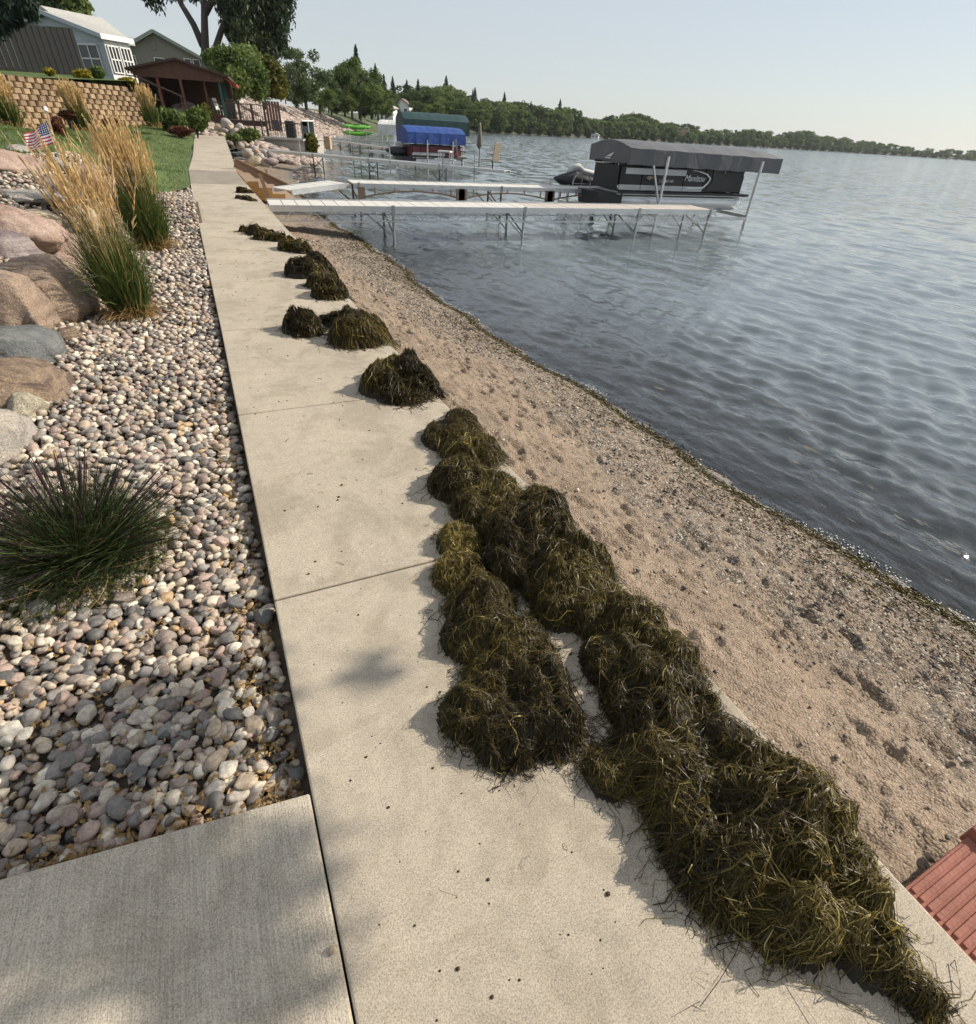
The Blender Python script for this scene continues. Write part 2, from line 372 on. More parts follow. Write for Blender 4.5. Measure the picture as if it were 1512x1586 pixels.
M['siding_tan'] = plain('siding_taupe', (.235, .22, .18), .7, .08, 3)
M['trim_green'] = plain('trim_sage', (.30, .34, .28), .6, .08, 3)
M['shingle_pale'] = plain('shingle_pale', (.42, .41, .38), .9, .2, 10, .4, 30)
M['shingle_brown'] = plain('shingle_brown', (.20, .15, .12), .9, .25, 10, .4, 30)
t = NT('window_glass'); M['glass'] = t.done((.02, .024, .028), .06, **{'Specular__IOR__Level': .6})
M['redwood'] = wood('red_brown_boards', (.13, .062, .042), .75)
M['brownwood'] = wood('dark_brown_wood', (.075, .042, .032), .75)
M['cedar'] = wood('new_cedar', (.50, .27, .09), .65)
M['oldwood'] = wood('weathered_wood', (.33, .22, .14), .8)
M['awning'] = plain('red_awning', (.42, .09, .06), .7, .15, 5)
M['greenpost'] = plain('green_post', (.02, .10, .075), .5, .2, 5)
M['redpaint'] = plain('red_paint', (.25, .05, .035), .6, .2, 4)
M['alu'] = plain('aluminium', (.62, .63, .63), .42, .10, 6, 0, 60, .75)
M['alu_dull'] = plain('aluminium_dull', (.36, .37, .37), .5, .15, 6, 0, 60, .6)
M['steel_dark'] = plain('wet_steel', (.06, .06, .055), .45, .3, 12)
M['deck_white'] = plain('dock_panel_white', (.66, .63, .58), .6, .06, 8, .2, 150)
M['deck_tan'] = plain('dock_panel_tan', (.55, .49, .43), .65, .07, 8, .2, 150)
M['frame_brown'] = plain('dock_frame_brown', (.22, .15, .10), .6, .2, 6)
def vinyl(name, col, fold=1.0):
    t = NT(name); o = t.obj(); n = t.noise(2.2, 4, .5, o, .6); c = t.ramp(t.noise(1.3, 3), [(.3, tuple(x*.85 for x in col)), (.7, tuple(min(1, x*1.15) for x in col))])
    return t.done(c, .55, t.bump(n, .5*fold, .05))
M['canopy'] = vinyl('canopy_charcoal', (.10, .103, .108)); M['canopy_blue'] = vinyl('canopy_blue', (.012, .052, .23), 1.5); M['canopy_green'] = vinyl('canopy_green', (.010, .042, .045))
M['canopy_white'] = vinyl('canopy_white', (.62, .63, .60), 1.2)
M['cover_black'] = vinyl('cover_black', (.022, .022, .024)); M['cover_grey'] = vinyl('cover_grey', (.50, .50, .49)); M['cover_maroon'] = vinyl('cover_maroon', (.12, .02, .028))
M['gel'] = plain('boat_charcoal_panel', (.013, .0135, .015), .6, .1, 3); M['gel_silver'] = plain('boat_silver_panel', (.50, .50, .50), .35, .06, 3)
M['pontoon'] = plain('pontoon_metal', (.66, .67, .68), .32, .08, 2, 0, 60, .7)
M['black'] = plain('black_rubber', (.014, .014, .015), .5, .2, 8)
M['ink_white'] = plain('white_lettering', (.75, .75, .73), .6, .03, 4)
M['mesh_tan'] = plain('sling_tan', (.36, .29, .21), .8, .1, 20)
M['kayak'] = plain('kayak_green', (.16, .50, .05), .35, .1, 3)
M['patio_grey'] = plain('patio_grey', (.10, .10, .10), .6, .1, 8)
M['umbrella'] = vinyl('umbrella_cloth', (.13, .11, .075))
M['stepmat'] = plain('red_step', (.31, .12, .085), .85, .14, 12, .35, 90)
M['peach'] = plain('tan_block_pillar', (.50, .36, .24), .9, .15, 6)

# ------------------------------------------------------------------ the lie of the land
ZW = -0.70
def lerp(x, xs, ys): return np.interp(x, xs, ys)
SHORE_Y = [-6, .58, 1.44, 3.53, 7.8, 12, 17.6, 23, 31, 34, 37]
SHORE_X = [3.9, 3.78, 3.68, 3.56, 3.25, 3.38, 3.16, 3.5, 4.3, 4.9, 6.2]
def shore_x(y): return lerp(y, SHORE_Y, SHORE_X) + .05*np.sin(np.asarray(y)*1.9) + .03*np.sin(np.asarray(y)*4.3+1)
def walk_l(y): return lerp(y, [-2, 5, 17, 22, 27, 37], [-.09, -.085, -.14, -.13, .15, .52])
def walk_r(y): return lerp(y, [-2, 3.49, 3.52, 12, 22, 27, 37], [1.365, 1.375, 1.29, 1.285, 1.28, 1.52, 1.9])
def walk_z(y):
    t = np.clip((np.asarray(y, float)-19)/18, 0, 1); return .5*t*t*(3-2*t)
def edge_z(y): return lerp(y, [-2, 1.5, 4, 8, 13, 20, 30, 37], [-.05, -.055, -.085, -.26, -.43, -.60, -.60, -.5])
def sand_z(x, y):
    xs = shore_x(y); ze = edge_z(y); t = (x-1.3)/(xs-1.3)
    z = ze+(ZW-ze)*np.clip(t, 0, 1)**1.12
    return np.where(x > xs, np.maximum(ZW-.13*(x-xs), -2.3), z)
CTRL = np.array([(-.1, .8, -.075), (-.1, 3, -.07), (-.1, 6, -.06), (-.1, 10, -.05), (-.1, 16, -.03), (-.8, 1, -.06), (-.8, 3, -.055), (-.8, 6, -.04), (-.8, 10, -.01), (-1.3, 1, -.03), (-1.3, 3, -.03),
 (-1.3, 5, .0), (-1.35, 8, .03), (-1.2, 12, .08), (-.6, 15, .03), (-2, 1, .2), (-2, 3, .33), (-2.1, 5, .42), (-2.3, 8, .6), (-2.3, 11, .78), (-2.1, 13.3, .86), (-1.4, 14.5, .42), (-3.5, 5, .85), (-4, 9, 1.05), (-4, 13, 1.05),
 (-.2, 18, 0), (-.2, 22, .02), (.05, 28, .22), (.4, 36, .47), (-1.5, 18, .3), (-3, 18, .82), (-3, 24, .62), (-6, 30, .6), (-4, 20, .9), (-2, 28, .5), (-1.3, 36, .75), (-6, 24, .9), (-8, 28, .7), (-3.6, 33.5, .62)])
def land_z(x, y):
    x = np.asarray(x, float); y = np.asarray(y, float); sh = x.shape
    d2 = (x.ravel()[:, None]-CTRL[:, 0])**2 + (.55*(y.ravel()[:, None]-CTRL[:, 1]))**2 + .02
    w = d2**-2.0
    return ((w*CTRL[:, 2]).sum(1)/w.sum(1)).reshape(sh)
def hit(px, py, fn, lo=.8, hi=60):                     # pixel -> first point where the sight line meets the land
    d = ray(px, py); t = lo
    while t < hi:
        p = CAM+d*t
        if p[2] < float(fn(p[0], p[1])): return p
        t += .02+.004*t
    return CAM+d*hi
def sheet(name, X, Y, Z, mat, attr=None, parent=None):
    ny, nx = X.shape; I = np.arange(nx*ny).reshape(ny, nx)
    Fc = np.stack([I[:-1, :-1], I[:-1, 1:], I[1:, 1:], I[1:, :-1]], -1).reshape(-1, 4)
    me = np_mesh(name, np.stack([X, Y, Z], -1).reshape(-1, 3), Fc, True, {k: v.ravel() for k, v in (attr or {}).items()})
    return link(me, name, parent, mat)

# lake bed: the one sheet that runs under everything to the horizon
ang = np.radians(np.linspace(0, 360, 73)); rad = np.array([0, 3, 8, 20, 60, 200, 800, 2450.])
A, Rr = np.meshgrid(ang, rad); o = sheet('lake_bed', Rr*np.cos(A), Rr*np.sin(A), np.full_like(A, -2.4)-Rr*.0, M['bed']); tag(o, kind='structure')

# water: wave geometry fine near the eye, coarser outwards
az = np.radians(np.concatenate([np.linspace(-30, -3, 20), np.linspace(-2.5, 80, 400), np.linspace(82, 150, 30)]))
rr = np.concatenate([2.2*1.0082**np.arange(508), np.geomspace(150, 2400, 40)])
A, Rr = np.meshgrid(az, rr); X = Rr*np.sin(A); Y = Rr*np.cos(A)
Zs = np.zeros_like(X); g2 = np.random.default_rng(3)
step = Rr*.0076
for i in range(46):
    lam = g2.uniform(.16, .42) if i < 26 else g2.uniform(.42, 1.1)
    th = math.pi + R(8) + g2.normal()*R(30 if i < 26 else 20)
    k = 2*math.pi/lam; am = (.0098 if i < 26 else .0044)*lam**.9*g2.uniform(.5, 1.3)
    fade = np.clip((lam/step-3)/3, 0, 1)
    ph = k*(X*math.cos(th)+Y*math.sin(th))+g2.uniform(0, 6.28)+.5*np.sin(X*.35+i)+.5*np.sin(Y*.41+2*i)
    s_ = np.sin(ph); Zs += am*fade*(s_+.35*np.cos(2*ph))
sx = shore_x(np.clip(Y, -6, 37)); dsh = X-sx
Zs *= np.clip(dsh/1.4, .28, 1)*np.clip((150-Rr)/90, 0, 1)
near = np.exp(-((dsh-.55+.08*np.sin(Y*1.3))/.11)**2)*.012 + np.exp(-((dsh-1.35+.12*np.sin(Y*.9+1))/.16)**2)*.02
Zs += near*(Y < 34)*(.6+.4*np.sin(Y*.8))
tag(sheet('lake_water', X, Y, ZW+Zs, M['water'], {'murk': np.clip((np.where(Y < 40, dsh, 9)-.3)/4.0, 0, 1)}), kind='structure')

# beach
yy = [-1.6]
while yy[-1] < 37: yy.append(yy[-1]+max(.014, .0046*(max(yy[-1], 0)+1.2)))
yy = np.array(yy)
tt = np.concatenate([np.linspace(-.06, 1.06, 155), np.linspace(1.08, 2.6, 50)])
T_, Y = np.meshgrid(tt, yy); xs = shore_x(Y); X = 1.3+(xs-1.3)*T_
Z = sand_z(X, Y); P2 = np.stack([X, Y], -1)
dry = np.clip((.93-T_)/.15, 0, 1)*np.clip((T_+.02)/.03, 0, 1)
Z += dry*(.016*wob(P2, 3.2, 0)+.016*wob(P2, 8, 1)*np.clip(.6+.6*wob(P2, 1.7, 2), 0, 1.2)+.013*wob(P2, 19, 2)*np.clip(.6+.7*wob(P2, 2.3, 3), 0, 1.3)+.009*wob(P2, 37, 3)+.005*wob(P2, 75, 4)+.003*wob(P2, 140, 5))
g3 = np.random.default_rng(21); dent = np.zeros_like(Z)
for i in range(950):
    fy = -1.2+14*g3.random()**1.5; ft = .04+.66*g3.random()**1.15; fx = 1.3+(float(shore_x(fy))-1.3)*ft
    a = g3.normal()*.45+(0 if g3.random() < .5 else math.pi); L, W = g3.uniform(.03, .11), g3.uniform(.018, .045); dp = g3.uniform(.010, .030)
    j0, j1 = np.searchsorted(yy, [fy-.3, fy+.3])
    dx = X[j0:j1]-fx; dy = Y[j0:j1]-fy
    u = (dx*math.sin(a)+dy*math.cos(a))/L; v = (dx*math.cos(a)-dy*math.sin(a))/W; q = u*u+v*v
    dent[j0:j1] += -dp*np.exp(-(q*(1+.25*np.sin(2*np.arctan2(u, v)+i)+.12*np.sin(3*np.arctan2(u, v)+2*i)))**1.3)+dp*.35*np.exp(-((np.sqrt(q)-1.45)/.35)**2)
Z += np.clip(dent, -.045, .02)*np.clip((T_-.02)/.05, 0, 1)*np.clip((.86-T_)/.2, 0, 1)
Z += .006*np.exp(-((T_-.9)/.02)**2)*(1+.5*np.sin(Y*7))
grav = np.clip((T_-.26+.16*wob(P2, 1.1, 4))/.24, .3, 1)
wet = np.clip((T_-.90+.035*wob(P2, 2.0, 5))/.07, 0, 1)*np.clip(1-(T_-1.0)/.05, .55, 1); grav = grav*np.clip(1-(T_-1.0)/.08, .35, 1)
beach = tag(sheet('beach_sand', X, Y, Z, M['sand'], {'gravel': grav, 'wet': wet}), kind='structure')
def beach_surf(x, y): return sand_z(x, y)

# walkway slabs
walk = bpy.data.objects.new('walkway', None); COL.objects.link(walk); walk['kind'] = 'structure'
js = [-1.97] + [1.71+1.84*i for i in range(19)]
js = [j for j in js if j < 37.2]; js[-1] = 37.0
for a, b in zip(js[:-1], js[1:]):
    a_, b_ = a+.004, b-.004
    n = 1 if b < 17 else 3
    ys = np.linspace(a_, b_, n+1)
    dz = random.uniform(-.003, .003)
    m_ = MB(); vs_ = []
    for y in ys:
        zb = float(walk_z(y))-.14 if y < 1 else float(walk_z(y))-.95
        if a < 1.6: zb = -.14
        sk = .03*(1 if y > 1 else 0)
        q_l, q_r = float(walk_l(min(max(y, a+.03), b-.03))), float(walk_r(min(max(y, a+.03), b-.03)))
        z = float(walk_z(y))+dz
        vs_ += [(q_l, y+sk*.6, z), (q_r, y-sk*.6, z), (q_r, y-sk*.6, zb), (q_l, y+sk*.6, zb)]
    fs_ = [(3, 2, 1, 0), tuple(4*n+i for i in (0, 1, 2, 3))]
    for i in range(n):
        for k in range(4):
            fs_.append((4*i+k, 4*i+(k+1) % 4, 4*i+4+(k+1) % 4, 4*i+4+k))
    m_.add(vs_, fs_); m_.build('slab', M['walk_dark_shade'] if 17.5 < a < 21.5 else M['walk'], walk, bevel=.007)
m_ = MB().add([(p[0], p[1], z) for z in (-.20, -.09) for p in ((-.13, -2), (1.33, -2), (1.33, 1.7), (-.13, 1.7))], [(0, 3, 2, 1), (4, 5, 6, 7), (0, 1, 5, 4), (1, 2, 6, 5), (2, 3, 7, 6), (3, 0, 4, 7)])
m_.build('bedding', M['soil'], walk)
# side path of broomed concrete
sp = MB(); q = [(-2.6, -1.6), (-.0945, -1.6), (-.0935, .872), (-.86, .975), (-2.6, 1.22)]
sp.prism([(x, y, -.14) for x, y in q], (0, 0, .139)); sp.f = [f[::-1] for f in sp.f]
o = sp.build('side_path', M['path'], None, bevel=.006); tag(o, kind='structure')

# gravel bed ground
X, Y = np.meshgrid(np.linspace(-4.5, -.05, 60), np.linspace(.6, 17.6, 160)); gb = sheet('gravel_bed', X, Y, land_z(X, Y)-.035, M['soil']); tag(gb, kind='structure')
# lawn, cut off obliquely against gravel
yl = np.linspace(13.0, 40, 90); U, Y = np.meshgrid(np.linspace(0, 1, 60), yl)
def lawn_l(y): return lerp(y, [13, 14, 40], [-7, -7.5, -11])
def lawn_r(y): return np.where(y < 17.35, lerp(y, [13, 13.6, 14.6, 15.8, 17.0, 17.35], [-2.6, -2.0, -1.35, -.75, -.3, -.15]), walk_l(y)-.012)
XL = lawn_l(Y); XR = lawn_r(Y); X = XL+(XR-XL)*U
def lawn_z(x, y): return land_z(x, y)
lawn = sheet('lawn', X, Y, lawn_z(X, Y)+.012, M['lawn']); tag(lawn, kind='structure')

# ------------------------------------------------------------------ foliage / ribbon tools
def ribbons(P, W, side=None, taper=True, rnd=None, name='r'):
    """P (N,S,3) centre lines, W (N,) widths -> flat blades"""
    N, S, _ = P.shape
    d = np.gradient(P, axis=1)
    if side is None:
        sd_ = rng.normal(size=(N, 1, 3)); sd_ = np.repeat(sd_, S, 1)
    else: sd_ = side
    sd_ = sd_-d*((sd_*d).sum(-1, keepdims=True)/((d*d).sum(-1, keepdims=True)+1e-12))
    sd_ /= np.linalg.norm(sd_, axis=-1, keepdims=True)+1e-9
    w = W[:, None]*(np.linspace(1, .12, S)**.7 if taper is True else (np.ones(S) if taper is False else taper))[None]
    L = P+sd_*w[..., None]/2; Rr_ = P-sd_*w[..., None]/2
    V = np.stack([L, Rr_], 2).reshape(-1, 3)
    b = (np.arange(N)*S*2)[:, None]+(np.arange(S-1)*2)[None]
    Fc = np.stack([b, b+1, b+3, b+2], -1).reshape(-1, 4)
    r_ = rng.random(N) if rnd is None else rnd
    return np_mesh(name, V, Fc, False, {'rnd': np.repeat(r_, S*2)})
def leaf_quads(C, size, name, aspect=.6, drape=0.0, rnd=None):
    """one folded-diamond leaf per centre"""
    N = len(C); a = rng.normal(size=(N, 3)); a[:, 2] -= drape; a /= np.linalg.norm(a, axis=1)[:, None]
    b = np.cross(a, rng.normal(size=(N, 3))); b /= np.linalg.norm(b, axis=1)[:, None]
    s = (size*rng.uniform(.6, 1.3, N))[:, None]
    V = np.stack([C-a*s*.5, C+b*s*aspect*.5, C+a*s*.5, C-b*s*aspect*.5], 1).reshape(-1, 3)
    Fc = np.arange(4*N).reshape(N, 4)
    return np_mesh(name, V, Fc, False, {'rnd': np.repeat(rng.random(N) if rnd is None else rnd, 4)})
def cloud(lumps, n, shell=.55):
    """points through a set of clumps (cx,cy,cz,rx,ry,rz), thicker towards their outsides; also a light/dark value per clump"""
    L = np.array(lumps, float); vol = (L[:, 3]*L[:, 4]*L[:, 5])**.75; k = rng.choice(len(L), n, p=vol/vol.sum())
    d = rng.normal(size=(n, 3)); d /= np.linalg.norm(d, axis=1)[:, None]
    r_ = (shell+(1-shell)*rng.random(n))*rng.uniform(.75, 1.12, n)
    lum = rng.random(len(L))[k]
    return L[k, :3]+d*L[k, 3:]*r_[:, None], np.clip(.5*lum+.5*rng.random(n), 0, 1)

# ------------------------------------------------------------------ river pebbles
def pebble_shape(sub, seed):
    g = np.random.default_rng(seed); V, Fc = ICO[sub]; V = V.copy()
    for _ in range(6):
        n = g.normal(size=3); n /= np.linalg.norm(n); c = g.uniform(.5, .88); d = V@n
        V = np.where((d > c)[:, None], V-(d-c)[:, None]*n*.95, V)
    V = V*(1+.08*wob(V+seed, 2.2, seed % 6))[:, None]
    V *= np.array([1.0, g.uniform(.62, .9), g.uniform(.42, .68)])
    return V, Fc
def gravel_left(y): return lerp(y, [.8, 2, 4, 6, 8, 12, 15], [-1.3, -1.5, -1.75, -2.3, -2.9, -3.1, -2.6])
pts = []; y = .9
while y < 17.2:
    s = lerp(y, [1, 3, 7, 12], [.036, .041, .054, .072])
    n = int((-.1-float(gravel_left(y)))/s)
    for i in range(n):
        for layer in (0, 1):
            if layer and random.random() > .55: continue
            x = -.12-(i+random.random())*s; yq = y+random.uniform(-.5, .5)*s
            ylim = .875+.135*max(0, -.1-x)+.03
            if yq < ylim: continue
            if y > 13 and x < float(lawn_r(np.array(yq)))+.05: continue
            pts.append((x, yq, layer, s))
    y += s
pts = np.array(pts); N = len(pts)
a = pts[:, 3]*np.exp(rng.normal(-.42, .27, N)); a = np.clip(a, .011, .040)
far = pts[:, 1] > 5
a = np.where(far, a*1.05, a)
zz = land_z(pts[:, 0], pts[:, 1]) - .03 + a*.42 + pts[:, 2]*pts[:, 3]*.42
C = np.stack([pts[:, 0], pts[:, 1], zz], 1)
yaw = rng.uniform(0, 6.28, N); til = rng.normal(0, .3, (N, 2))
cy, sy = np.cos(yaw), np.sin(yaw)
Rm = np.zeros((N, 3, 3)); Rm[:, 0, 0] = cy; Rm[:, 0, 1] = -sy; Rm[:, 1, 0] = sy; Rm[:, 1, 1] = cy; Rm[:, 2, 2] = 1
Tm = np.tile(np.eye(3), (N, 1, 1)); Tm[:, 2, 0] = til[:, 0]; Tm[:, 0, 2] = -til[:, 0]; Tm[:, 2, 1] = til[:, 1]; Tm[:, 1, 2] = -til[:, 1]
Rm = Rm@Tm
v = C-CAM; dep = v@_f; pxx = CX+F*(v@_r)/dep; pyy = CY-F*(v@_u)/dep
inview = (pxx > 0) & (pxx < 1512) & (pyy < 1586) & (dep > .2)
score = np.where(inview, a/dep*(1+.25*pts[:, 2]), 0); big = np.argsort(-score)[:300]
isbig = np.zeros(N, bool); isbig[big] = True
pm = []
for k in range(16):
    V, Fc = pebble_shape(2 if k < 16 else 1, 100+k); pm.append(np_mesh('stone', V, Fc, True)); pm[-1].materials.append(M['pebble'])
for i in big:
    o = link(pm[int(i) % 16], 'stone', gb)
    o.matrix_local = Matrix.Translation(Vector(C[i])) @ Matrix(Rm[i].tolist()).to_4x4() @ Matrix.Scale(float(a[i]), 4)
VV, FF, RR, base = [], [], [], 0
for sub, sel in ((1, ~isbig & (pts[:, 1] < 3.8)), (0, ~isbig & (pts[:, 1] >= 3.8))):
    idx = np.where(sel)[0]
    for k in range(12):
        ii = idx[k::12]
        if not len(ii): continue
        V, Fc = pebble_shape(sub, 200+k)
        W_ = np.einsum('nij,vj->nvi', Rm[ii], V)*a[ii][:, None, None]+C[ii][:, None, :]
        VV.append(W_.reshape(-1, 3)); nv = len(V)
        FF.append((Fc[None]+(np.arange(len(ii))*nv)[:, None, None]+base).reshape(-1, 3)); base += nv*len(ii)
        RR.append(np.repeat(rng.random(len(ii)), nv))
me = np_mesh('pebbles', np.concatenate(VV), np.concatenate(FF), True, {'rnd': np.concatenate(RR)})
tag(link(me, 'pebbles', gb, M['pebbles']), kind='stuff')
# dry leaf litter among the pebbles
n = 3200; lx = -.12-rng.random(n)**1.5*1.0; ly = .9+.135*(-.1-lx)+rng.random(n)**2.2*.9
k2 = rng.random(n) < .35; lx = np.where(k2, -.13-rng.random(n)*.12, lx); ly = np.where(k2, .95+rng.random(n)*3.2, ly)
me = leaf_quads(np.stack([lx, ly, land_z(lx, ly)+rng.uniform(-.02, .012, n)], 1), .022, 'leaf_litter', .6)
tag(link(me, 'leaf_litter', gb, M['straw']), kind='stuff')

# ------------------------------------------------------------------ boulders
def boulder_mesh(seed, rad, sub=4, rough=.07, cuts=7, smooth=True):
    g = np.random.default_rng(seed); V, Fc = ICO[sub]; V = V.copy()
    for _ in range(cuts):
        n = g.normal(size=3); n /= np.linalg.norm(n); c = g.uniform(.55, .9); d = V@n
        V = np.where((d > c)[:, None], V-(d-c)[:, None]*n*(.93 if cuts > 10 else .72), V)
    off = g.uniform(-20, 20, 3)
    V = V*(1+rough*wob(V+off, 1.6, 0)+rough*.45*wob(V+off, 4.5, 1)+rough*.28*wob(V+off, 10, 2)+rough*.16*wob(V+off, 22, 3))[:, None]
    return np_mesh('boulder', V*np.array(rad), Fc, smooth)
BL = [ # px, py, half-width px, half-height px, depth factor, rock, tilt, label
 (72, 462, 58, 72, 'brown', -.45, 'large brown streaked boulder beside the front reed grass clump'),
 (16, 482, 62, 68, 'brown', -.45, 'tan rounded boulder at the left edge above the blue-grey boulder'),
 (22, 542, 66, 50, 'blue', -.55, 'blue-grey veined boulder with a smooth slanted top'),
 (20, 598, 72, 50, 'dark', -.6, 'dark brown banded boulder with tan stripes below the blue-grey one'),
 (40, 634, 31, 26, 'speck', 0, 'small round speckled granite boulder lying on the pebbles'),
 (2, 684, 50, 50, 'grey', -.5, 'pale grey boulder with rusty edge at the left picture border above the dark tufted grass'),
 (20, 388, 46, 27, 'purple', -.2, 'purple-grey banded boulder on top of the brown boulders'),
 (24, 352, 56, 40, 'pink', -.3, 'large pink granite boulder behind the purple-grey one'),
 (104, 402, 46, 46, 'pink', -.5, 'rough pink granite boulder left of the front reed grass clump'),
 (104, 448, 18, 40, 'rust', -.6, 'narrow rust-red slab leaning beside the large brown boulder'),
 (45, 305, 44, 13, 'grey', -.1, 'flat pale grey rock lying in white gravel on the bank'),
 (78, 290, 24, 19, 'purple', -.3, 'dark speckled boulder half hidden by golden plumes'),
 (14, 258, 52, 26, 'pink', -.3, 'pink granite boulder at the left picture border near the flag'),
 (28, 233, 17, 9, 'grey', 0, 'small grey boulder at the lawn edge left of the flag'),
 (50, 231, 12, 10, 'blue', 0, 'small dark boulder at the lawn edge under the flag'),
 (152, 290, 38, 34, 'pink', -.4, 'pink boulder behind the golden plumes'),
 (125, 338, 24, 22, 'cream', -.3, 'cream angular boulder behind the front reed leaves'),
 (96, 316, 22, 13, 'rust', -.2, 'rust brown flat rock beside the dark speckled boulder'),
 (168, 342, 24, 28, 'cream', -.4, 'cream boulder between the two reed grass clumps'),
 (108, 520, 15, 14, 'dark', 0, 'small dark rounded rock at the foot of the large brown boulder'),
 (88, 258, 20, 12, 'grey', 0, 'grey rock at the top of the bank right of the flag'),
 (116, 268, 20, 14, 'rust', 0, 'brown rock at the top of the bank among plumes'),
 (60, 262, 16, 10, 'purple', 0, 'small purple-grey rock below the flag'),
 (186, 302, 18, 22, 'pink', -.3, 'pink rock close behind the rear reed grass clump'),
 (68, 342, 30, 16, 'cream', -.2, 'pale tan flat rock between the two pink boulders'),
 (190, 262, 22, 16, 'grey', -.2, 'grey rock at the lawn corner behind the reed grass')]
for i, (px, py, hw, hh, rk, tl, lab) in enumerate(BL):
    p = hit(px, py+hh*.35, lambda x, y: land_z(np.array(x), np.array(y)), .8, 40)
    dep = (p-CAM)@_f; k = dep/F
    rx, rz = hw*k, hh*k*.82; ry = (rx+rz)*.62
    p = DP(px, py, dep+ry*.25)
    o = link(boulder_mesh(300+i, (rx*1.1, ry*1.1, rz*1.1), 4 if hw > 20 else 3, .10, 6), 'boulder', None, ROCK[rk], p)
    o.rotation_euler = (0, -tl*.6, R(-20)+random.uniform(-.3, .3))
    tag(o, lab, 'boulder', 'boulders along the planted bank')

# ------------------------------------------------------------------ ornamental grasses
def arch(N, base_r, hgt, spread, S=7, droop=.35, lean=(0, 0), hvar=.25):
    th = rng.uniform(0, 6.283, N); r0 = base_r*np.sqrt(rng.random(N)); h = hgt*(1+hvar*rng.normal(size=N))
    out = spread*np.abs(rng.normal(.6, .4, N))
    u = np.linspace(0, 1, S)[None]
    rad = r0[:, None]+out[:, None]*u**1.5
    x = np.cos(th)[:, None]*rad+lean[0]*u**1.6*h[:, None]; y = np.sin(th)[:, None]*rad+lean[1]*u**1.6*h[:, None]
    wv = rng.normal(size=(N, 1))*.03
    x = x+wv*np.sin(u*3); z = h[:, None]*(u-droop*(out/ (spread+1e-6))[:, None]*u**2.6)
    return np.stack([x, y, z], -1)
def reed_clump(loc, hl, hp, rb, nl, ns, label, lw=.007, pl=.30, group='feather reed grass clumps', lean=(-.06, .02)):
    root = empty('reed_grass', loc, label, 'grass', group)
    P = arch(nl, rb, hl, hl*.34, 7, .35, lean, .28)
    tag(link(ribbons(P, lw*rng.uniform(.6, 1.3, nl), None, True, np.clip(rng.beta(2, 3, nl)+(rng.random(nl) < .06)*.5, 0, 1), 'leaves'), 'leaves', root, M['reed']), kind='stuff')
    n0 = int(nl*.3); P = arch(n0, rb*1.2, hl*.3, hl*.3, 5, .8, (0, 0), .4)
    tag(link(ribbons(P, lw*rng.uniform(.6, 1.2, n0), None, True, None, 'dry_leaves'), 'dry_leaves', root, M['straw']), kind='stuff')
    P = arch(ns, rb*.8, hp, hp*.17, 9, .08, lean, .11)
    tag(link(ribbons(P, np.full(ns, lw*.45), None, False, rng.uniform(.4, .9, ns), 'stems'), 'stems', root, M['straw']), kind='stuff')
    # plumes: bundles of fine spikelets hugging the top of each stem
    Q = []
    for s in range(ns):
        top = P[s, -1]; d = P[s, -1]-P[s, -3]; d /= np.linalg.norm(d)
        L = pl*random.uniform(.75, 1.25); m = 26
        t0 = rng.random(m); st = top-d*L*.62+d*(t0*L)[:, None]
        e = d+rng.normal(size=(m, 3))*.16*(1.1-t0)[:, None]; e /= np.linalg.norm(e, axis=1)[:, None]
        ln = L*.16*(1.25-.6*t0)
        Q.append(np.stack([st, st+e*(ln*.5)[:, None], st+e*ln[:, None]], 1))
    Q = np.concatenate(Q)
    tag(link(ribbons(Q, np.full(len(Q), lw*1.05), None, np.array([.6, 1, .15]), np.repeat(rng.random(ns), 26)*.6+.4*rng.random(len(Q)), 'plumes'), 'plumes', root, M['plume']), kind='stuff')
    return root
def on_land(px, py):
    p = hit(px, py, lambda x, y: land_z(np.array(x), np.array(y)), .8, 60); p[2] = float(land_z(np.array(p[0]), np.array(p[1]))); return p
p = on_land(208, 492); reed_clump(p, .74, 1.20, .14, 1300, 115, 'front reed grass clump, mostly green leaves with golden plumes above', .008, .34)
p = on_land(240, 388); reed_clump(p, .84, 1.26, .17, 1400, 200, 'rear reed grass clump, dense golden plumes beside the walkway', .010, .34)
# dark tufted fountain grass
p = on_land(134, 868); root = empty('fountain_grass', p, 'round dark green tufted grass clump growing in the pebbles', 'grass')
n = 3600; th = rng.uniform(0, 6.283, n); el = np.arcsin(rng.uniform(.10, 1, n)**.8); L = rng.uniform(.19, .46, n)**.92; S = 8; u = np.linspace(0, 1, S)[None]
r0 = .07*np.sqrt(rng.random(n)); hor = r0[:, None]+np.cos(el)[:, None]*L[:, None]*u*.98
zc = np.sin(el)[:, None]*L[:, None]*u-(.17*(.35+np.cos(el))*rng.random(n)**1.5)[:, None]*u**2.4
tw = (rng.normal(size=n)*.55)[:, None]*u**2
P = np.stack([np.cos(th[:, None]+tw)*hor, np.sin(th[:, None]+tw)*hor, np.maximum(zc, .004)+.01], -1)
tag(link(ribbons(P, .0042*rng.uniform(.6, 1.4, n), None, True, rng.beta(1.6, 3, n), 'leaves'), 'leaves', root, M['fount']), kind='stuff')
n = 260; Pd = P[rng.choice(len(P), 230)]*np.array([1.05, 1.05, .8]); tag(link(ribbons(Pd, .004*np.ones(230), None, True, None, 'dead_leaves'), 'dead_leaves', root, M['straw']), kind='stuff')
th = rng.uniform(0, 6.283, n); el = np.arcsin(rng.uniform(.3, 1, n)); L = rng.uniform(.42, .56, n)
hor = np.cos(el)[:, None]*L[:, None]*u; zc = np.sin(el)[:, None]*L[:, None]*u
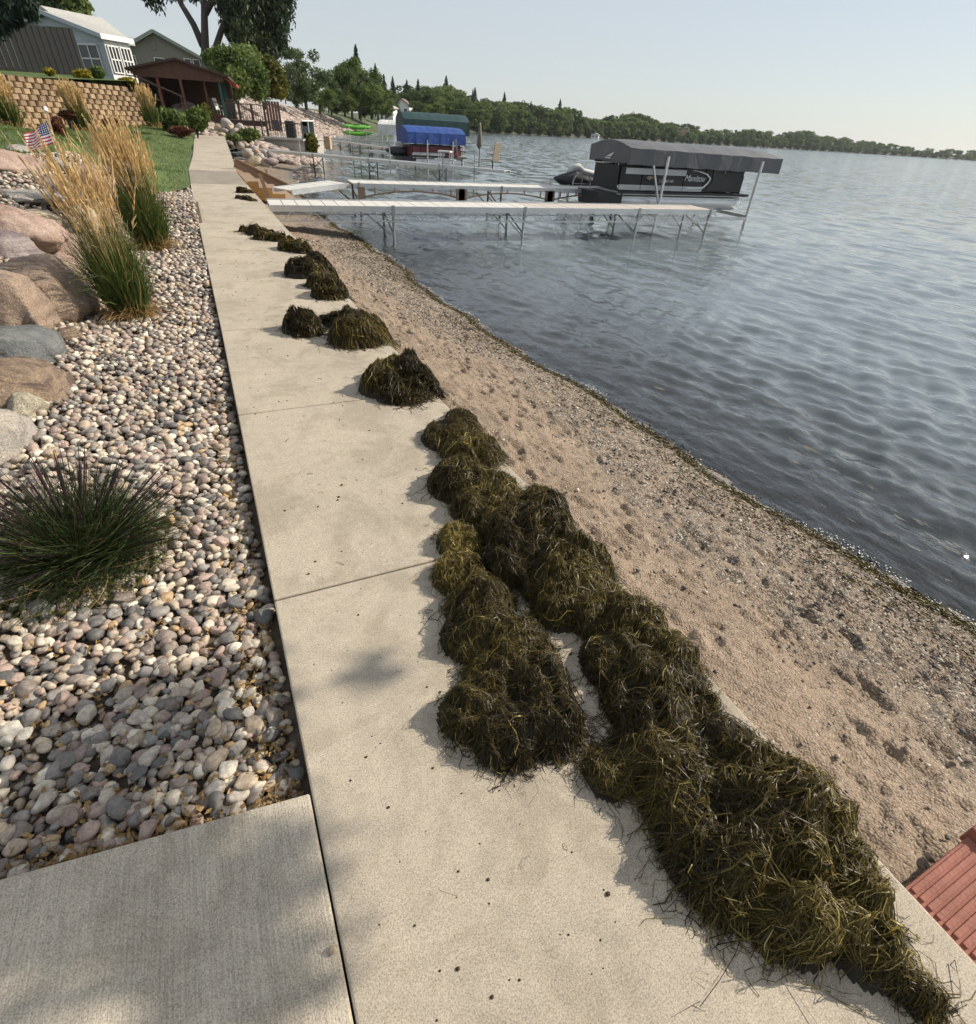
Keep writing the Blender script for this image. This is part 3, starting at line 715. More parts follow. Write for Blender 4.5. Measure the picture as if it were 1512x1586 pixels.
P = np.stack([np.cos(th)[:, None]*hor, np.sin(th)[:, None]*hor, zc+.01], -1)
tag(link(ribbons(P, .0032*np.ones(n), None, np.array([.5, .5, .5, .5, .9, 1.5, 1.6, .5]), None, 'seed_stems'), 'seed_stems', root, M['fount_tip']), kind='stuff')
n = 1300; th = rng.uniform(0, 6.283, n); r_ = .36*np.sqrt(rng.random(n)); C2 = np.stack([r_*np.cos(th), r_*np.sin(th)-.03, .012+.02*rng.random(n)], 1)
tag(link(leaf_quads(C2, .02, 'moss_litter', .5), 'moss_litter', root, LEAF['olive']), kind='stuff')

# ------------------------------------------------------------------ heaps of raked water weed
def base_z(x, y):
    xr = walk_r(y); return np.where(x < xr, walk_z(y), np.maximum(sand_z(x, y), walk_z(y)-.75*(x-xr))-.004)
def weed_pile(lumps, n, wid, slen, label, seed, res=.011, lift=.02):
    g = np.random.default_rng(seed); LL = []
    for px, py, rp, h in lumps:
        p = G(px, py, h*.45); dep = (p-CAM)@_f; LL.append((p[0], p[1], rp*dep/F*1.05, h*.84))
    LL = np.array(LL)
    def hf(x, y, nz=True):
        acc = np.zeros(np.shape(x))
        for cx, cy_, r, h in LL:
            q = ((x-cx)**2+(y-cy_)**2)/(r*r); acc = acc+np.where(q < 1, (h*np.maximum(1-q, 0)**.40)**5, 0)
        h = acc**.2
        if nz:
            p2 = np.stack([x+seed, y], -1)
            h = h*np.clip(1+.10*wob(p2, 8, 0)+.16*wob(p2, 17, 1)+.18*wob(p2, 38, 2)+.12*wob(p2, 80, 3), .3, 1.4)
            h = h*(1-.42*np.exp(-(wob(p2, 11, 4)/.16)**2)-.25*np.exp(-(wob(p2, 23, 5)/.14)**2))
        return h
    x0, x1 = (LL[:, 0]-LL[:, 2]).min()-.03, (LL[:, 0]+LL[:, 2]).max()+.03; y0, y1 = (LL[:, 1]-LL[:, 2]).min()-.03, (LL[:, 1]+LL[:, 2]).max()+.03
    cx, cy_ = LL[:, 0].mean(), LL[:, 1].mean()
    org = np.array([cx, cy_, float(base_z(np.array(cx), np.array(cy_)))])
    root = empty('weed_pile', org, label, 'weed pile', 'heaps of water weed on the walkway')
    X, Y = np.meshgrid(np.arange(x0, x1, res), np.arange(y0, y1, res)); Hh = hf(X, Y)
    I = np.arange(X.size).reshape(X.shape); H0 = hf(X, Y, False); keep = (np.maximum.reduce([H0[:-1, :-1], H0[1:, :-1], H0[:-1, 1:], H0[1:, 1:]]) > .022)
    Fc = np.stack([I[:-1, :-1], I[:-1, 1:], I[1:, 1:], I[1:, :-1]], -1)[keep]
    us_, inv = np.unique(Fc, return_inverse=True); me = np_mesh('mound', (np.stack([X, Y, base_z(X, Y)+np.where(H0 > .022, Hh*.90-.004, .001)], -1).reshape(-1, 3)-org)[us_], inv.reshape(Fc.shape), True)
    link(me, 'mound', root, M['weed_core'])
    # strands
    px_, py_ = [], []
    while len(px_) < n:
        qx = g.uniform(x0, x1, 4000); qy = g.uniform(y0, y1, 4000); hh = hf(qx, qy, False); ok = hh > .012
        px_ += list(qx[ok]); py_ += list(qy[ok])
    px_ = np.array(px_[:n]); py_ = np.array(py_[:n])
    S = 7; ln = slen*g.uniform(.4, 1.5, n)*np.where(g.random(n) < .03, 2.0, 1)
    p2 = np.stack([px_+seed, py_], -1)
    ang = 2.6*wob(p2, 2.6/max(slen, .1)*.35, 3)+1.2*wob(p2, 9, 4)+g.normal(0, .55, n)
    cur = g.normal(0, 2.1, n)
    P = np.zeros((n, S, 3)); x, y_ = px_.copy(), py_.copy()
    lay = g.random(n)**1.6
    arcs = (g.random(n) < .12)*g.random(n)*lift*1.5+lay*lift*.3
    for s in range(S):
        hh = hf(x, y_); u = s/(S-1)
        P[:, s] = np.stack([x, y_, base_z(x, y_)+np.maximum(hh*.95, .002)+.004*lay+arcs*math.sin(math.pi*u)+g.normal(0, .0025, n)], -1)
        a_ = ang+cur*u+.8*np.sin(u*7+cur*4)
        nx_, ny_ = x+np.cos(a_)*ln/S, y_+np.sin(a_)*ln/S
        out = (hf(nx_, ny_, False) < .010) & (g.random(n) < .72)
        x = np.where(out, x-np.sin(a_)*ln/S*.35, nx_); y_ = np.where(out, y_+np.cos(a_)*ln/S*.35, ny_); ang = np.where(out, ang+1.3, ang)
    # strands that would wander off the heap hang down by themselves; keep their run short
    P -= org
    d = np.gradient(P, axis=1); sd_ = np.cross(d, np.array([0, 0, 1.]))+g.normal(size=(n, 1, 3))*.4*np.linalg.norm(d, axis=-1, keepdims=True)
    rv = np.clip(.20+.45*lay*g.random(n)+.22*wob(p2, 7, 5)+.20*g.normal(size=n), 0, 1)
    tag(link(ribbons(P, wid*np.where(g.random(n) < .06, 2.0, 1)*g.uniform(.5, 1.35, n), sd_, np.concatenate([[.5], np.ones(S-2), [.4]]), rv, 'strands'), 'strands', root, M['weed']), kind='stuff')
    return root
weed_pile([(1024, 1148, 62, .15), (1110, 1160, 72, .16), (945, 1195, 36, .07), (1078, 1222, 72, .16), (1180, 1225, 82, .20), (1245, 1245, 75, .22), (1108, 1308, 70, .16), (1200, 1310, 88, .20), (1285, 1320, 72, .20), (1132, 1358, 52, .12),
           (1235, 1390, 72, .16), (1320, 1400, 62, .17), (1345, 1460, 46, .12), (1395, 1500, 32, .09), (1430, 1540, 26, .06), (800, 808, 55, .17), (840, 822, 55, .20), (905, 862, 46, .20), (860, 880, 56, .19), (795, 858, 50, .15), (930, 930, 55, .17),
           (985, 962, 52, .17), (1035, 1010, 48, .17), (955, 1010, 50, .14), (868, 935, 38, .12), (1005, 1070, 64, .17), (1062, 1090, 56, .15)], 46000, .0021, .185, 'long thick ridge of olive weed along the lake edge of the walkway', 1)
weed_pile([(712, 832, 34, .11), (715, 880, 42, .13), (745, 930, 52, .14), (738, 970, 52, .14), (800, 990, 52, .15), (770, 1040, 48, .14), (830, 1050, 52, .15), (850, 1105, 52, .15), (722, 1092, 40, .14), (790, 1120, 55, .13)], 20000, .0020, .155,
          'boot-shaped weed heap in the middle of the walkway beside the long ridge', 2)
weed_pile([(700, 668, 45, .12), (730, 690, 46, .14), (715, 735, 50, .16), (760, 752, 45, .15), (740, 778, 40, .13), (845, 775, 42, .14), (715, 645, 26, .08)], 14000, .0025, .22, 'shaggy weed heap at the far end of the long ridge', 3)
weed_pile([(592, 585, 34, .20), (620, 568, 44, .22), (650, 586, 32, .18), (620, 598, 42, .12)], 6000, .0036, .26, 'round weed heap nearest to the slab corner, standing alone', 4, .02)
weed_pile([(552, 508, 42, .22), (572, 505, 30, .2), (515, 490, 20, .12), (540, 490, 24, .18)], 4200, .0042, .34, 'smooth green weed heap to the right of the round brown one', 5, .02)
weed_pile([(468, 496, 29, .20), (472, 500, 22, .20)], 2800, .0045, .2, 'round brown weed heap left of the smooth green one', 6, .02)
weed_pile([(510, 442, 27, .24), (500, 432, 24, .18), (495, 456, 12, .05)], 1500, .007, .25, 'weed heap at the near end of the far row', 7, .025)
weed_pile([(472, 412, 30, .22), (495, 400, 22, .18)], 1500, .007, .25, 'weed heap second in the far row', 8, .025)
weed_pile([(450, 376, 20, .19), (470, 382, 16, .15)], 1000, .009, .25, 'weed heap third in the far row', 9, .03)
weed_pile([(393, 355, 12, .16), (412, 362, 18, .15), (378, 354, 7, .10), (430, 366, 13, .13)], 1200, .009, .25, 'long low weed heap at the far end of the far row', 10, .03)
weed_pile([(376, 294, 9, .13), (384, 296, 7, .08)], 420, .014, .25, 'small weed mound by the wooden stairs', 11, .04)
weed_pile([(382, 306, 8, .09), (372, 305, 7, .07), (392, 309, 6, .06)], 420, .014, .25, 'small flat weed mound on the walkway by the dock ramp', 12, .04)
# loose bits: stray strands, crumbs and pebbles scattered over the concrete
n = 170; S = 8; x = walk_l(1.)+.2+rng.random(n)*1.1; y = .2+rng.random(n)**1.15*12; ang = rng.uniform(0, 6.28, n); P = np.zeros((n, S, 3)); cur = rng.normal(0, 2.2, n); ln = rng.uniform(.015, .065, n)*(1+.8*(y > 4))
for s in range(S):
    P[:, s] = np.stack([x, y, .003+.006*rng.random(n)*math.sin(3.14*s/7)], -1); x = np.clip(x+np.cos(ang+cur*s/S)*ln/S, -.05, 1.25); y = y+np.sin(ang+cur*s/S)*ln/S
o = link(ribbons(P, .0022*rng.uniform(.5, 1.5, n), None, False, rng.uniform(0, .6, n), 'weed_scraps'), 'weed_scraps', None, M['weed']); tag(o, 'stray dark weed scraps scattered on the concrete walkway', 'weed scraps', None, 'stuff')
V, Fc = ICO[1]; n = 420
xx = rng.random(n)*1.2; yq = .15+rng.random(n)**1.4*9; s_ = .0022+.006*rng.random(n)**3
W_ = (V[None]*np.array([1, .8, .6])*s_[:, None, None]+np.stack([xx, yq, s_*.4], 1)[:, None]).reshape(-1, 3)
o = link(np_mesh('crumbs', W_, (Fc[None]+(np.arange(n)*len(V))[:, None, None]).reshape(-1, 3), True, {'rnd': np.repeat(rng.random(n)*.35, len(V))}), 'crumbs', None, M['weed'])
tag(o, 'dark crumbs of dried weed and grit on the walkway', 'crumbs', None, 'stuff')
for px, py, r_, lab in [(997, 1364, .011, 'small white stone on the walkway beside the weed ridge'), (1053, 1406, .012, 'second white stone on the walkway beside the weed ridge'), (516, 1471, .013, 'small tan pebble lying on the path joint'), (669, 834, .012, 'small brown pebble touching the boot-shaped weed heap')]:
    p = G(px, py, r_*.5); o = link(boulder_mesh(700+px, (r_, r_*.8, r_*.7), 2), 'pebble', None, ROCK['cream' if 'white' in lab or 'tan' in lab else 'rust'], p); tag(o, lab, 'pebble')

# beach detail: stones of the gravel band, weed line along the water
n = 22000; yq = -.9+15*rng.random(n)**1.5; t_ = np.where(rng.random(n) < .75, rng.normal(.74, .19, n), rng.random(n)*1.3); t_ = np.clip(t_, .05, 1.4); xx = 1.3+(shore_x(yq)-1.3)*t_
s_ = np.clip(.0078*np.exp(rng.normal(0, .42, n)), .003, .022)*(1+.05*yq); V, Fc = np.array([(1, 0, 0), (-1, 0, 0), (0, 1, 0), (0, -1, 0), (.1, .1, 1), (-.1, 0, -1)], float), np.array([(0, 2, 4), (2, 1, 4), (1, 3, 4), (3, 0, 4), (2, 0, 5), (1, 2, 5), (3, 1, 5), (0, 3, 5)])
ya = rng.uniform(0, 6.28, n); cr, sr = np.cos(ya)[:, None], np.sin(ya)[:, None]; V0 = V*np.array([1, .72, .5])
W_ = np.stack([V0[None, :, 0]*cr-V0[None, :, 1]*sr, V0[None, :, 0]*sr+V0[None, :, 1]*cr, np.repeat(V0[None, :, 2], n, 0)], -1)*s_[:, None, None]
W_ = (W_+np.stack([xx, yq, sand_z(xx, yq)+.3*s_], 1)[:, None]).reshape(-1, 3)
o = link(np_mesh('beach_stones', W_, (Fc[None]+(np.arange(n)*len(V))[:, None, None]).reshape(-1, 3), True, {'rnd': np.repeat(rng.random(n), len(V))}), 'beach_stones', beach, M['beach_stone']); o['kind'] = 'stuff'
n = 17000; S = 4; yq = -.9+24*rng.random(n)**1.4; t_ = np.where(rng.random(n) < .75, rng.normal(.948, .026, n), rng.normal(.82, .06, n)); x = 1.3+(shore_x(yq)-1.3)*t_; ang = math.pi/2+rng.normal(0, .8, n); y = yq.copy(); P = np.zeros((n, S, 3)); ln = rng.uniform(.02, .08, n)
for s in range(S):
    P[:, s] = np.stack([x, y, np.maximum(sand_z(x, y), ZW+.003)+.010+.008*rng.random(n)*math.sin(3.14*s/3)], -1); x = x+np.cos(ang)*ln/S; y = y+np.sin(ang)*ln/S
o = link(ribbons(P, .0065*rng.uniform(.5, 1.4, n), None, False, rng.uniform(.1, .75, n), 'weed_line'), 'weed_line', beach, M['weed']); o['kind'] = 'stuff'
# foam flecks, clustered to paint in white glints too, where the wavelets run out
n = 3000; yq = -.5+33*rng.random(n)**1.2; yq = yq[np.sin(yq*1.7)+.6*np.sin(yq*4.1+1)+.3*rng.normal(size=n) > .35]; n = len(yq); xx = shore_x(yq)+np.clip(rng.normal(.02, .03, n), -.04, .07)+.03*np.sin(yq*6); V, Fc = ICO[0]; s_ = rng.uniform(.002, .006, n)*(1+.06*yq)
W_ = (V[None]*np.array([1, 1.3, .35])*s_[:, None, None]+np.stack([xx, yq, np.full(n, ZW+.012)], 1)[:, None]).reshape(-1, 3)
o = link(np_mesh('glint_foam', W_, (Fc[None]+(np.arange(n)*len(V))[:, None, None]).reshape(-1, 3), True), 'glint_foam', None, M['white']); tag(o, 'thin broken line of white foam and painted glints along the water edge', 'glint_foam', None, 'stuff')

# red step beside the walkway
st = empty('beach_step', (1.55, -.5, -.06), 'red ribbed plastic step mat with raised rail at the walkway edge', 'step')
MB().box((1.545, -.56, -.043), (.34, 1.0, .034)).build('base', M['stepmat'], st, bevel=.004)
for i in range(34):
    MB().box((1.535, -.075-i*.0225, -.0235), (.275, .0145, .009)).build('rib', M['stepmat'], st, bevel=.002)
MB().box((1.745, -.56, -.03), (.055, 1.02, .075)).build('side_rail', M['stepmat'], st, bevel=.005)

# ------------------------------------------------------------------ terraced wall of split-face blocks, fence, terrace
WA, WB = np.array([-7.6, 28.7]), np.array([-.35, 39.9]); WL = np.linalg.norm(WB-WA); wd = (WB-WA)/WL; wn_ = np.array([wd[1], -wd[0]])
wall = empty('retaining_wall', (WA[0], WA[1], .4), 'curved tan split-block retaining wall below the fence and houses', 'wall')
def block_mesh(name, L, D, Hh, seed):
    g = np.random.default_rng(seed); ch = .035
    P = [(-L/2, D, -Hh/2), (L/2, D, -Hh/2), (L/2, D, Hh/2), (-L/2, D, Hh/2),
         (-L/2, ch, -Hh/2), (L/2, ch, -Hh/2), (L/2, ch, Hh/2), (-L/2, ch, Hh/2),
         (-L/2+.045, -.02+g.uniform(-.012, .012), -Hh/2+.02), (L/2-.045, -.02+g.uniform(-.012, .012), -Hh/2+.02), (L/2-.045, -.02+g.uniform(-.012, .012), Hh/2-.012), (-L/2+.045, -.02+g.uniform(-.012, .012), Hh/2-.012)]
    me = bpy.data.meshes.new(name)
    me.from_pydata(P, [], [(0, 1, 2, 3), (8, 11, 10, 9), (4, 8, 9, 5), (5, 9, 10, 6), (6, 10, 11, 7), (7, 11, 8, 4), (0, 4, 5, 1), (1, 5, 6, 2), (2, 6, 7, 3), (3, 7, 4, 0)]); me.update()
    me.materials.append(M['block']); return me
blocks = [block_mesh('block', .37, .26, .188, k) for k in range(5)]
rows = 10; cnt = 0; rest = []
wz0 = .35; ang_w = math.atan2(wd[1], wd[0])
for r_ in range(rows):
    z = wz0+.095+r_*.195
    back = r_*.022
    Lr = WL - max(0, r_-4)*.5
    i = 0; s = .2 if r_ % 2 == 0 else .43
    while s+.2 < Lr:
        x, y = WA+wd*s-wn_*back*1.0
        y_off = .35*math.sin(s/WL*math.pi)
        x, y = np.array([x, y])-wn_*y_off*.6
        vis = (np.array([x, y, z])-CAM); dpt = vis@_f; pxq = CX+F*(vis@_r)/dpt
        if pxq > -30:
            rest.append((pxq, r_, s, x, y, z))
        s += .455
# the blocks hidden behind the shrubs at the foot go into the joined remainder first
keyed = sorted(rest, key=lambda q: (q[1] < 3, -q[1] < 0 and q[0]))
ones = keyed[:300]; left = keyed[300:]
for k, (pxq, r_, s, x, y, z) in enumerate(ones):
    o = link(blocks[k % 5], 'block', wall, None, np.array([x, y, z])-np.array([WA[0], WA[1], .4])); o.rotation_euler = (0, 0, ang_w+random.uniform(-.02, .02))
if left:
    VV, FF, b = [], [], 0
    for k, (pxq, r_, s, x, y, z) in enumerate(left):
        me = blocks[k % 5]; c_, s_ = math.cos(ang_w), math.sin(ang_w)
        for v in me.vertices: VV.append((v.co.x*c_-v.co.y*s_+x-WA[0], v.co.x*s_+v.co.y*c_+y-WA[1], v.co.z+z-.4))
        for p in me.polygons: FF.append(tuple(b+j for j in p.vertices))
        b += len(me.vertices)
    me = bpy.data.meshes.new('lower_blocks'); me.from_pydata(VV, [], FF); me.update(); tag(link(me, 'lower_blocks', wall, M['block']), kind='stuff')
q = [WA-wn_*.62, WB-wn_*.62-wd*2.2, WB-wn_*1.1-wd*2.2, WA-wn_*1.1]
MB().prism([(p[0], p[1], wz0-.2) for p in q], (0, 0, rows*.195+.18)).build('backfill', M['soil'], wall)
# short flight of stacked blocks at the left border
sw = empty('step_wall', DP(20, 205, 17.5), 'low stacked tan block wall at the left picture border beside the lawn', 'wall')
o0 = np.array(sw.location); sbm = [block_mesh('block', .42, .34, .19, 20+k) for k in range(3)]
for r_ in range(6):
    for i in range(5):
        s = -1.35+i*.43-(r_*.2)+(.21 if r_ % 2 else 0)
        if s > .62-r_*.14: continue
        o = link(sbm[(r_+i) % 3], 'block', sw, None, (s*.96, s*.25+r_*.05, .02+r_*.195-.15)); o.rotation_euler = (0, 0, .26+random.uniform(-.03, .03))
# terrace lawn above the wall
def terr_z(x, y): return 2.32+.05*np.clip(y-33, 0, 40)+.0*x
U, V_ = np.meshgrid(np.linspace(-.2, 1, 30), np.linspace(0, 1, 20))
PX = WA[0]+(WB[0]-WA[0])*U-wn_[0]*(.35+V_*22); PY = WA[1]+(WB[1]-WA[1])*U-wn_[1]*(.35+V_*22)
tag(sheet('terrace', PX, PY, terr_z(PX, PY)-.04-np.clip(U-.86, 0, 1)*6.0*(1-np.clip(V_*3, 0, 1)), M['lawn']), kind='structure')
# fence
fa, fb = DP(-60, 100, 23.5), DP(131, 108, 26.5)
fn = empty('board_fence', (fa[0], fa[1], 2.4), 'tall dark grey board privacy fence above the retaining wall', 'fence')
nb = 38; fdir = (fb-fa)/np.linalg.norm(fb-fa)
for i in range(nb):
    t0 = (i+.5)/nb; p = fa+(fb-fa)*t0; zt = lerp(t0, [0, 1], [4.15, 4.48])
    hb = np.linalg.norm((fb-fa)[:2])/nb
    b0 = 2.35
    MB().box((p[0]+.02*(i % 2), p[1]-.02*(i % 2), (zt+b0)/2), (hb*1.03, .025, zt-b0+random.uniform(-.02, .02)), ((fdir[0], fdir[1], 0), (-fdir[1], fdir[0], 0), (0, 0, 1))).build('board', M['fence'], fn)
# lakeshore bank and hillside, following the shore away to the far trees
SH = np.array([(5.2, 36.5), (6.6, 39.5), (7.4, 43), (9.5, 52), (13.5, 70), (17, 86), (24, 108), (34, 132), (47, 152), (75, 195), (140, 300), (210, 345)])
def resample(P, n):
    d = np.r_[0, np.cumsum(np.linalg.norm(np.diff(P, axis=0), axis=1))]; t = np.linspace(0, 1, n)**1.6*d[-1]
    return np.stack([np.interp(t, d, P[:, 0]), np.interp(t, d, P[:, 1])], 1), t
SP, St = resample(SH, 90); tg = np.gradient(SP, axis=0); tg /= np.linalg.norm(tg, axis=1)[:, None]; nr = np.stack([-tg[:, 1], tg[:, 0]], 1)
TT = np.array([-2, -.6, 0, .5, 1, 1.6, 2.3, 3.2, 4.2, 5.4, 7, 9, 12, 16, 22, 30, 45, 70, 120.])
def bank_prof(s, t):
    rise = lerp(s, [0, 8, 20, 40, 90, 200, 400], [.22, .28, .42, .45, .36, .25, .12]); top = lerp(s, [0, 8, 20, 45, 90, 150, 400], [1.4, 2.2, 3.2, 3.4, 3.0, 2.4, 1.6])
    z = np.where(t < 0, t*.25, np.minimum(t*rise, top))+np.clip(t-9, 0, 40)*.05
    return ZW-.02+z
XX = SP[:, 0][:, None]+nr[:, 0][:, None]*TT[None]; YY = SP[:, 1][:, None]+nr[:, 1][:, None]*TT[None]; ZZ = bank_prof(St[:, None], TT[None])
hill = sheet('hillside', XX, YY, ZZ, M['hill']); tag(hill, kind='structure')
def bank_point(s, t):
    x = np.interp(s, St, SP[:, 0])+np.interp(s, St, nr[:, 0])*t; y = np.interp(s, St, SP[:, 1])+np.interp(s, St, nr[:, 1])*t
    return np.stack([x, y, bank_prof(s, t)], -1)
# riprap on the bank: too small and too many to pick apart
n = 5200; s_ = rng.random(n)**1.2*95; t_ = -.3+rng.random(n)*8.2; Pn = bank_point(s_, t_); V, Fc = pebble_shape(0, 9); Vj = V[None]*rng.uniform(.7, 1.3, (n, len(V), 1)); rsz = rng.uniform(.18, .42, n)
W_ = (Vj*rsz[:, None, None]+Pn[:, None]+np.array([0, 0, .08])).reshape(-1, 3)
o = link(np_mesh('riprap', W_, (Fc[None]+(np.arange(n)*len(V))[:, None, None]).reshape(-1, 3), False, {'rnd': np.repeat(rng.random(n), len(V))}), 'riprap', hill, M['riprap']); o['kind'] = 'stuff'
# far shores: low wooded land right round the lake
FARD = [(600, 240), (690, 250), (760, 300), (870, 370), (1000, 470), (1150, 620), (1300, 860), (1512, 1080), (1800, 1250), (2300, 1300)]
def far_dist(px): return float(np.interp(px, [a for a, b in FARD], [b for a, b in FARD]))
fp = np.linspace(600, 2300, 60); XX = []; YY = []; ZZ = []
for px in fp:
    d = far_dist(px); row = [at_dist(px, d+e, z) for e, z in ((-3, ZW-.3), (0, ZW+.05), (4, .6), (30, 1.5), (200, 4), (900, 6))]
    XX.append([p[0] for p in row]); YY.append([p[1] for p in row]); ZZ.append([p[2] for p in row])
tag(sheet('far_shore', np.array(XX), np.array(YY), np.array(ZZ), M['far_land']), kind='structure')

# ------------------------------------------------------------------ houses
def frame_at(o, ang):
    a = np.array([math.cos(ang), math.sin(ang), 0]); b = np.array([-math.sin(ang), math.cos(ang), 0]); o = np.array(o, float)
    return lambda u, v, w: o+a*u+b*v+np.array([0, 0, w]), (a, b, np.array([0, 0, 1.]))
def window(par, Lf, ax, u, v, w, wu, wh, nu, nv, face='v', trim=None):
    """a framed window lying in the u-w plane (face v) or the v-w plane (face u)"""
    trim = trim or M['white']; c = Lf(u, v, w); d = .05
    dims = (wu, d, wh) if face == 'v' else (d, wu, wh); sh = ax[1]*-.03 if face == 'v' else ax[0]*.03
    g = MB().box(c+sh*.3, tuple(x*(.98 if i != (1 if face == 'v' else 0) else 1) for i, x in enumerate(dims)), ax).build('window', M['glass'], par)
    fr = MB(); a0 = ax[0] if face == 'v' else ax[1]; t = .06
    for k in range(nu+1):
        q = c+sh*1.6+a0*(-wu/2+wu*k/nu); fr.box(q, (t if face == 'v' else .06, .06 if face == 'v' else t, wh+t), ax)
    for k in range(nv+1):
        q = c+sh*1.75+ax[2]*(-wh/2+wh*k/nv); fr.box(q, (wu+t if face == 'v' else .062, .062 if face == 'v' else wu+t, t), ax)
    fr.build('frame', trim, g); return g
# white house: gable towards the camera, glazed porch towards the lake
c1 = DP(173, 112, 32); L1, ax1 = frame_at((c1[0], c1[1], 2.75), R(-44))
h1 = empty('house', (c1[0], c1[1], 2.75), 'white house with bright paned windows and pale blue gable end above the wall', 'house')
Wh, Dh = 2.05, 1.85
MB().prism([L1(0, 0, -.6), L1(-7.4, 0, -.6), L1(-7.4, 0, Wh), L1(-3.9, 0, Wh+.86), L1(0, 0, Wh)], ax1[1]*Dh).build('wall', M['siding_blue'], h1)
for k in range(13): MB().box(L1(-1.9, -.012, -.3+k*.175), (3.7, .03, .02), ax1).build('siding_lap', M['siding_blue'], h1)
rf = MB()
rf.prism([L1(.22, -.3, Wh-.08), L1(-3.9, -.3, Wh+.94), L1(-3.9, -.3, Wh+1.04), L1(.26, -.3, Wh+.04)], ax1[1]*(Dh+.5))
rf.prism([L1(-7.8, -.3, Wh-.1), L1(-3.9, -.3, Wh+.94), L1(-3.9, -.3, Wh+1.04), L1(-7.85, -.3, Wh+.02)], ax1[1]*(Dh+.5))
rfo = rf.build('roof', M['shingle_pale'], h1)
MB().bar(L1(.26, -.32, Wh-.02), L1(-3.9, -.32, Wh+.98), .05, .2).build('rake_board', M['siding_blue'], rfo); MB().bar(L1(-7.8, -.32, Wh-.04), L1(-3.9, -.32, Wh+.98), .05, .2).build('rake_board', M['siding_blue'], rfo)
MB().bar(L1(.28, -.3, Wh-.03), L1(.28, Dh+.2, Wh-.03), .05, .26).build('eave_board', M['white'], rfo)
window(h1, L1, ax1, -1.25, -.01, .98, 1.5, 1.3, 2, 2)
MB().box(L1(.03, Dh/2, .72), (.05, Dh-.04, 2.6), ax1).build('porch_wall', M['white'], h1)
for k in range(2): window(h1, L1, ax1, .06, .5+k*.86, 1.0, .70, 1.25, 3, 2, 'u')
MB().prism([L1(-8.4, Dh+.1, -.5), L1(-4.2, Dh+.1, -.5), L1(-4.2, Dh+.1, 2.3), L1(-6.2, Dh+.1, 3.4), L1(-8.4, Dh+.1, 2.3)], ax1[1]*4).build('rear_wall', M['white'], h1)
MB().prism([L1(-3.9, Dh-.1, 2.15), L1(-6.2, Dh-.1, 3.45), L1(-6.2, Dh-.1, 3.58), L1(-3.9, Dh-.1, 2.28)], ax1[1]*4.4).build('rear_roof', M['shingle_pale'], h1); MB().prism([L1(-8.7, Dh-.1, 2.15), L1(-6.2, Dh-.1, 3.45), L1(-6.2, Dh-.1, 3.58), L1(-8.7, Dh-.1, 2.28)], ax1[1]*4.4).build('rear_roof', M['shingle_pale'], h1)
# taupe house
c2 = DP(250, 98, 48); L2, ax2 = frame_at((c2[0], c2[1], 3.6), R(-9))
h2 = empty('house', (c2[0], c2[1], 3.6), 'taupe gabled house with sage green trim behind the white house', 'house')
W2 = 1.55; hw = 3.4
MB().prism([L2(-hw, 0, -.8), L2(hw+.6, 0, -.8), L2(hw+.6, 0, W2), L2(0, 0, W2+1.7), L2(-hw, 0, W2)], ax2[1]*7).build('wall', M['siding_tan'], h2)
rf = MB(); rf.prism([L2(-hw-.4, -.4, W2-.15), L2(0, -.4, W2+1.75), L2(0, -.4, W2+1.9), L2(-hw-.45, -.4, W2)], ax2[1]*8)
rf.prism([L2(hw+1.0, -.4, W2-.25), L2(0, -.4, W2+1.75), L2(0, -.4, W2+1.9), L2(hw+1.05, -.4, W2-.1)], ax2[1]*8); r2 = rf.build('roof', M['shingle_brown'], h2)
MB().bar(L2(-hw-.42, -.43, W2-.06), L2(0, -.43, W2+1.82), .06, .24).bar(L2(hw+1.02, -.43, W2-.16), L2(0, -.43, W2+1.82), .06, .24).build('rake_board', M['trim_green'], r2)
MB().prism([L2(-9.5, 1.6, W2+.1), L2(-9.5, 4.8, W2+1.55), L2(-9.5, 8, W2+.1)], ax2[0]*9.3).build('wing_roof', M['shingle_brown'], h2)
MB().box(L2(-5.6, 4.8, .4), (7, 5.4, 3.4), ax2).build('wing_wall', M['siding_tan'], h2)
for u, wu, wh in ((-2.5, .9, 1.2), (-.1, .8, 1.15), (2.3, .55, 1.4), (3.05, .55, 1.4)): window(h2, L2, ax2, u, -.01, .95, wu, wh, 1 if wu < .85 else 2, 1, 'v', M['white'])
MB().box(L2(-.25, -.03, W2+.75), (.3, .06, .5), ax2).build('vent', M['siding_tan'], h2)
rl = MB()
for k in range(12): rl.tube([L2(-3+k*.28, -1.2, -.3), L2(-3+k*.28, -1.2, .55)], .02, 5)
rl.bar(L2(-3.1, -1.2, .58), L2(.2, -1.2, .58), .06, .06); rl.build('balcony_rail', M['steel_dark'], h2)

# ------------------------------------------------------------------ pavilion with gable front
pc = DP(287, 160, 30.5); L3, ax3 = frame_at((pc[0], pc[1], 1.55), R(-7))
pv = empty('pavilion', (pc[0], pc[1], 1.55), 'open red-brown pavilion with boarded gable front and red awning', 'pavilion')
eh, ap, hw = 1.50, 2.18, 2.35
nb = 26
for k in range(nb):
    u0 = -hw+2*hw*k/nb; u1 = u0+2*hw/nb*.95; f_ = lambda u: eh+.18+(ap-eh-.18)*(1-abs(u)/hw)
    MB().prism([L3(u0, 0, eh-.14), L3(u1, 0, eh-.14), L3(u1, 0, f_(u1)), L3(u0, 0, f_(u0))], ax3[1]*.03).build('gable_board', M['redwood'], pv)
MB().prism([L3(-hw, .05, eh-.12), L3(hw, .05, eh-.12), L3(hw, .05, eh+.1), L3(0, .05, ap), L3(-hw, .05, eh+.1)], ax3[1]*.03).build('gable_backing', M['brownwood'], pv)
rf = MB()
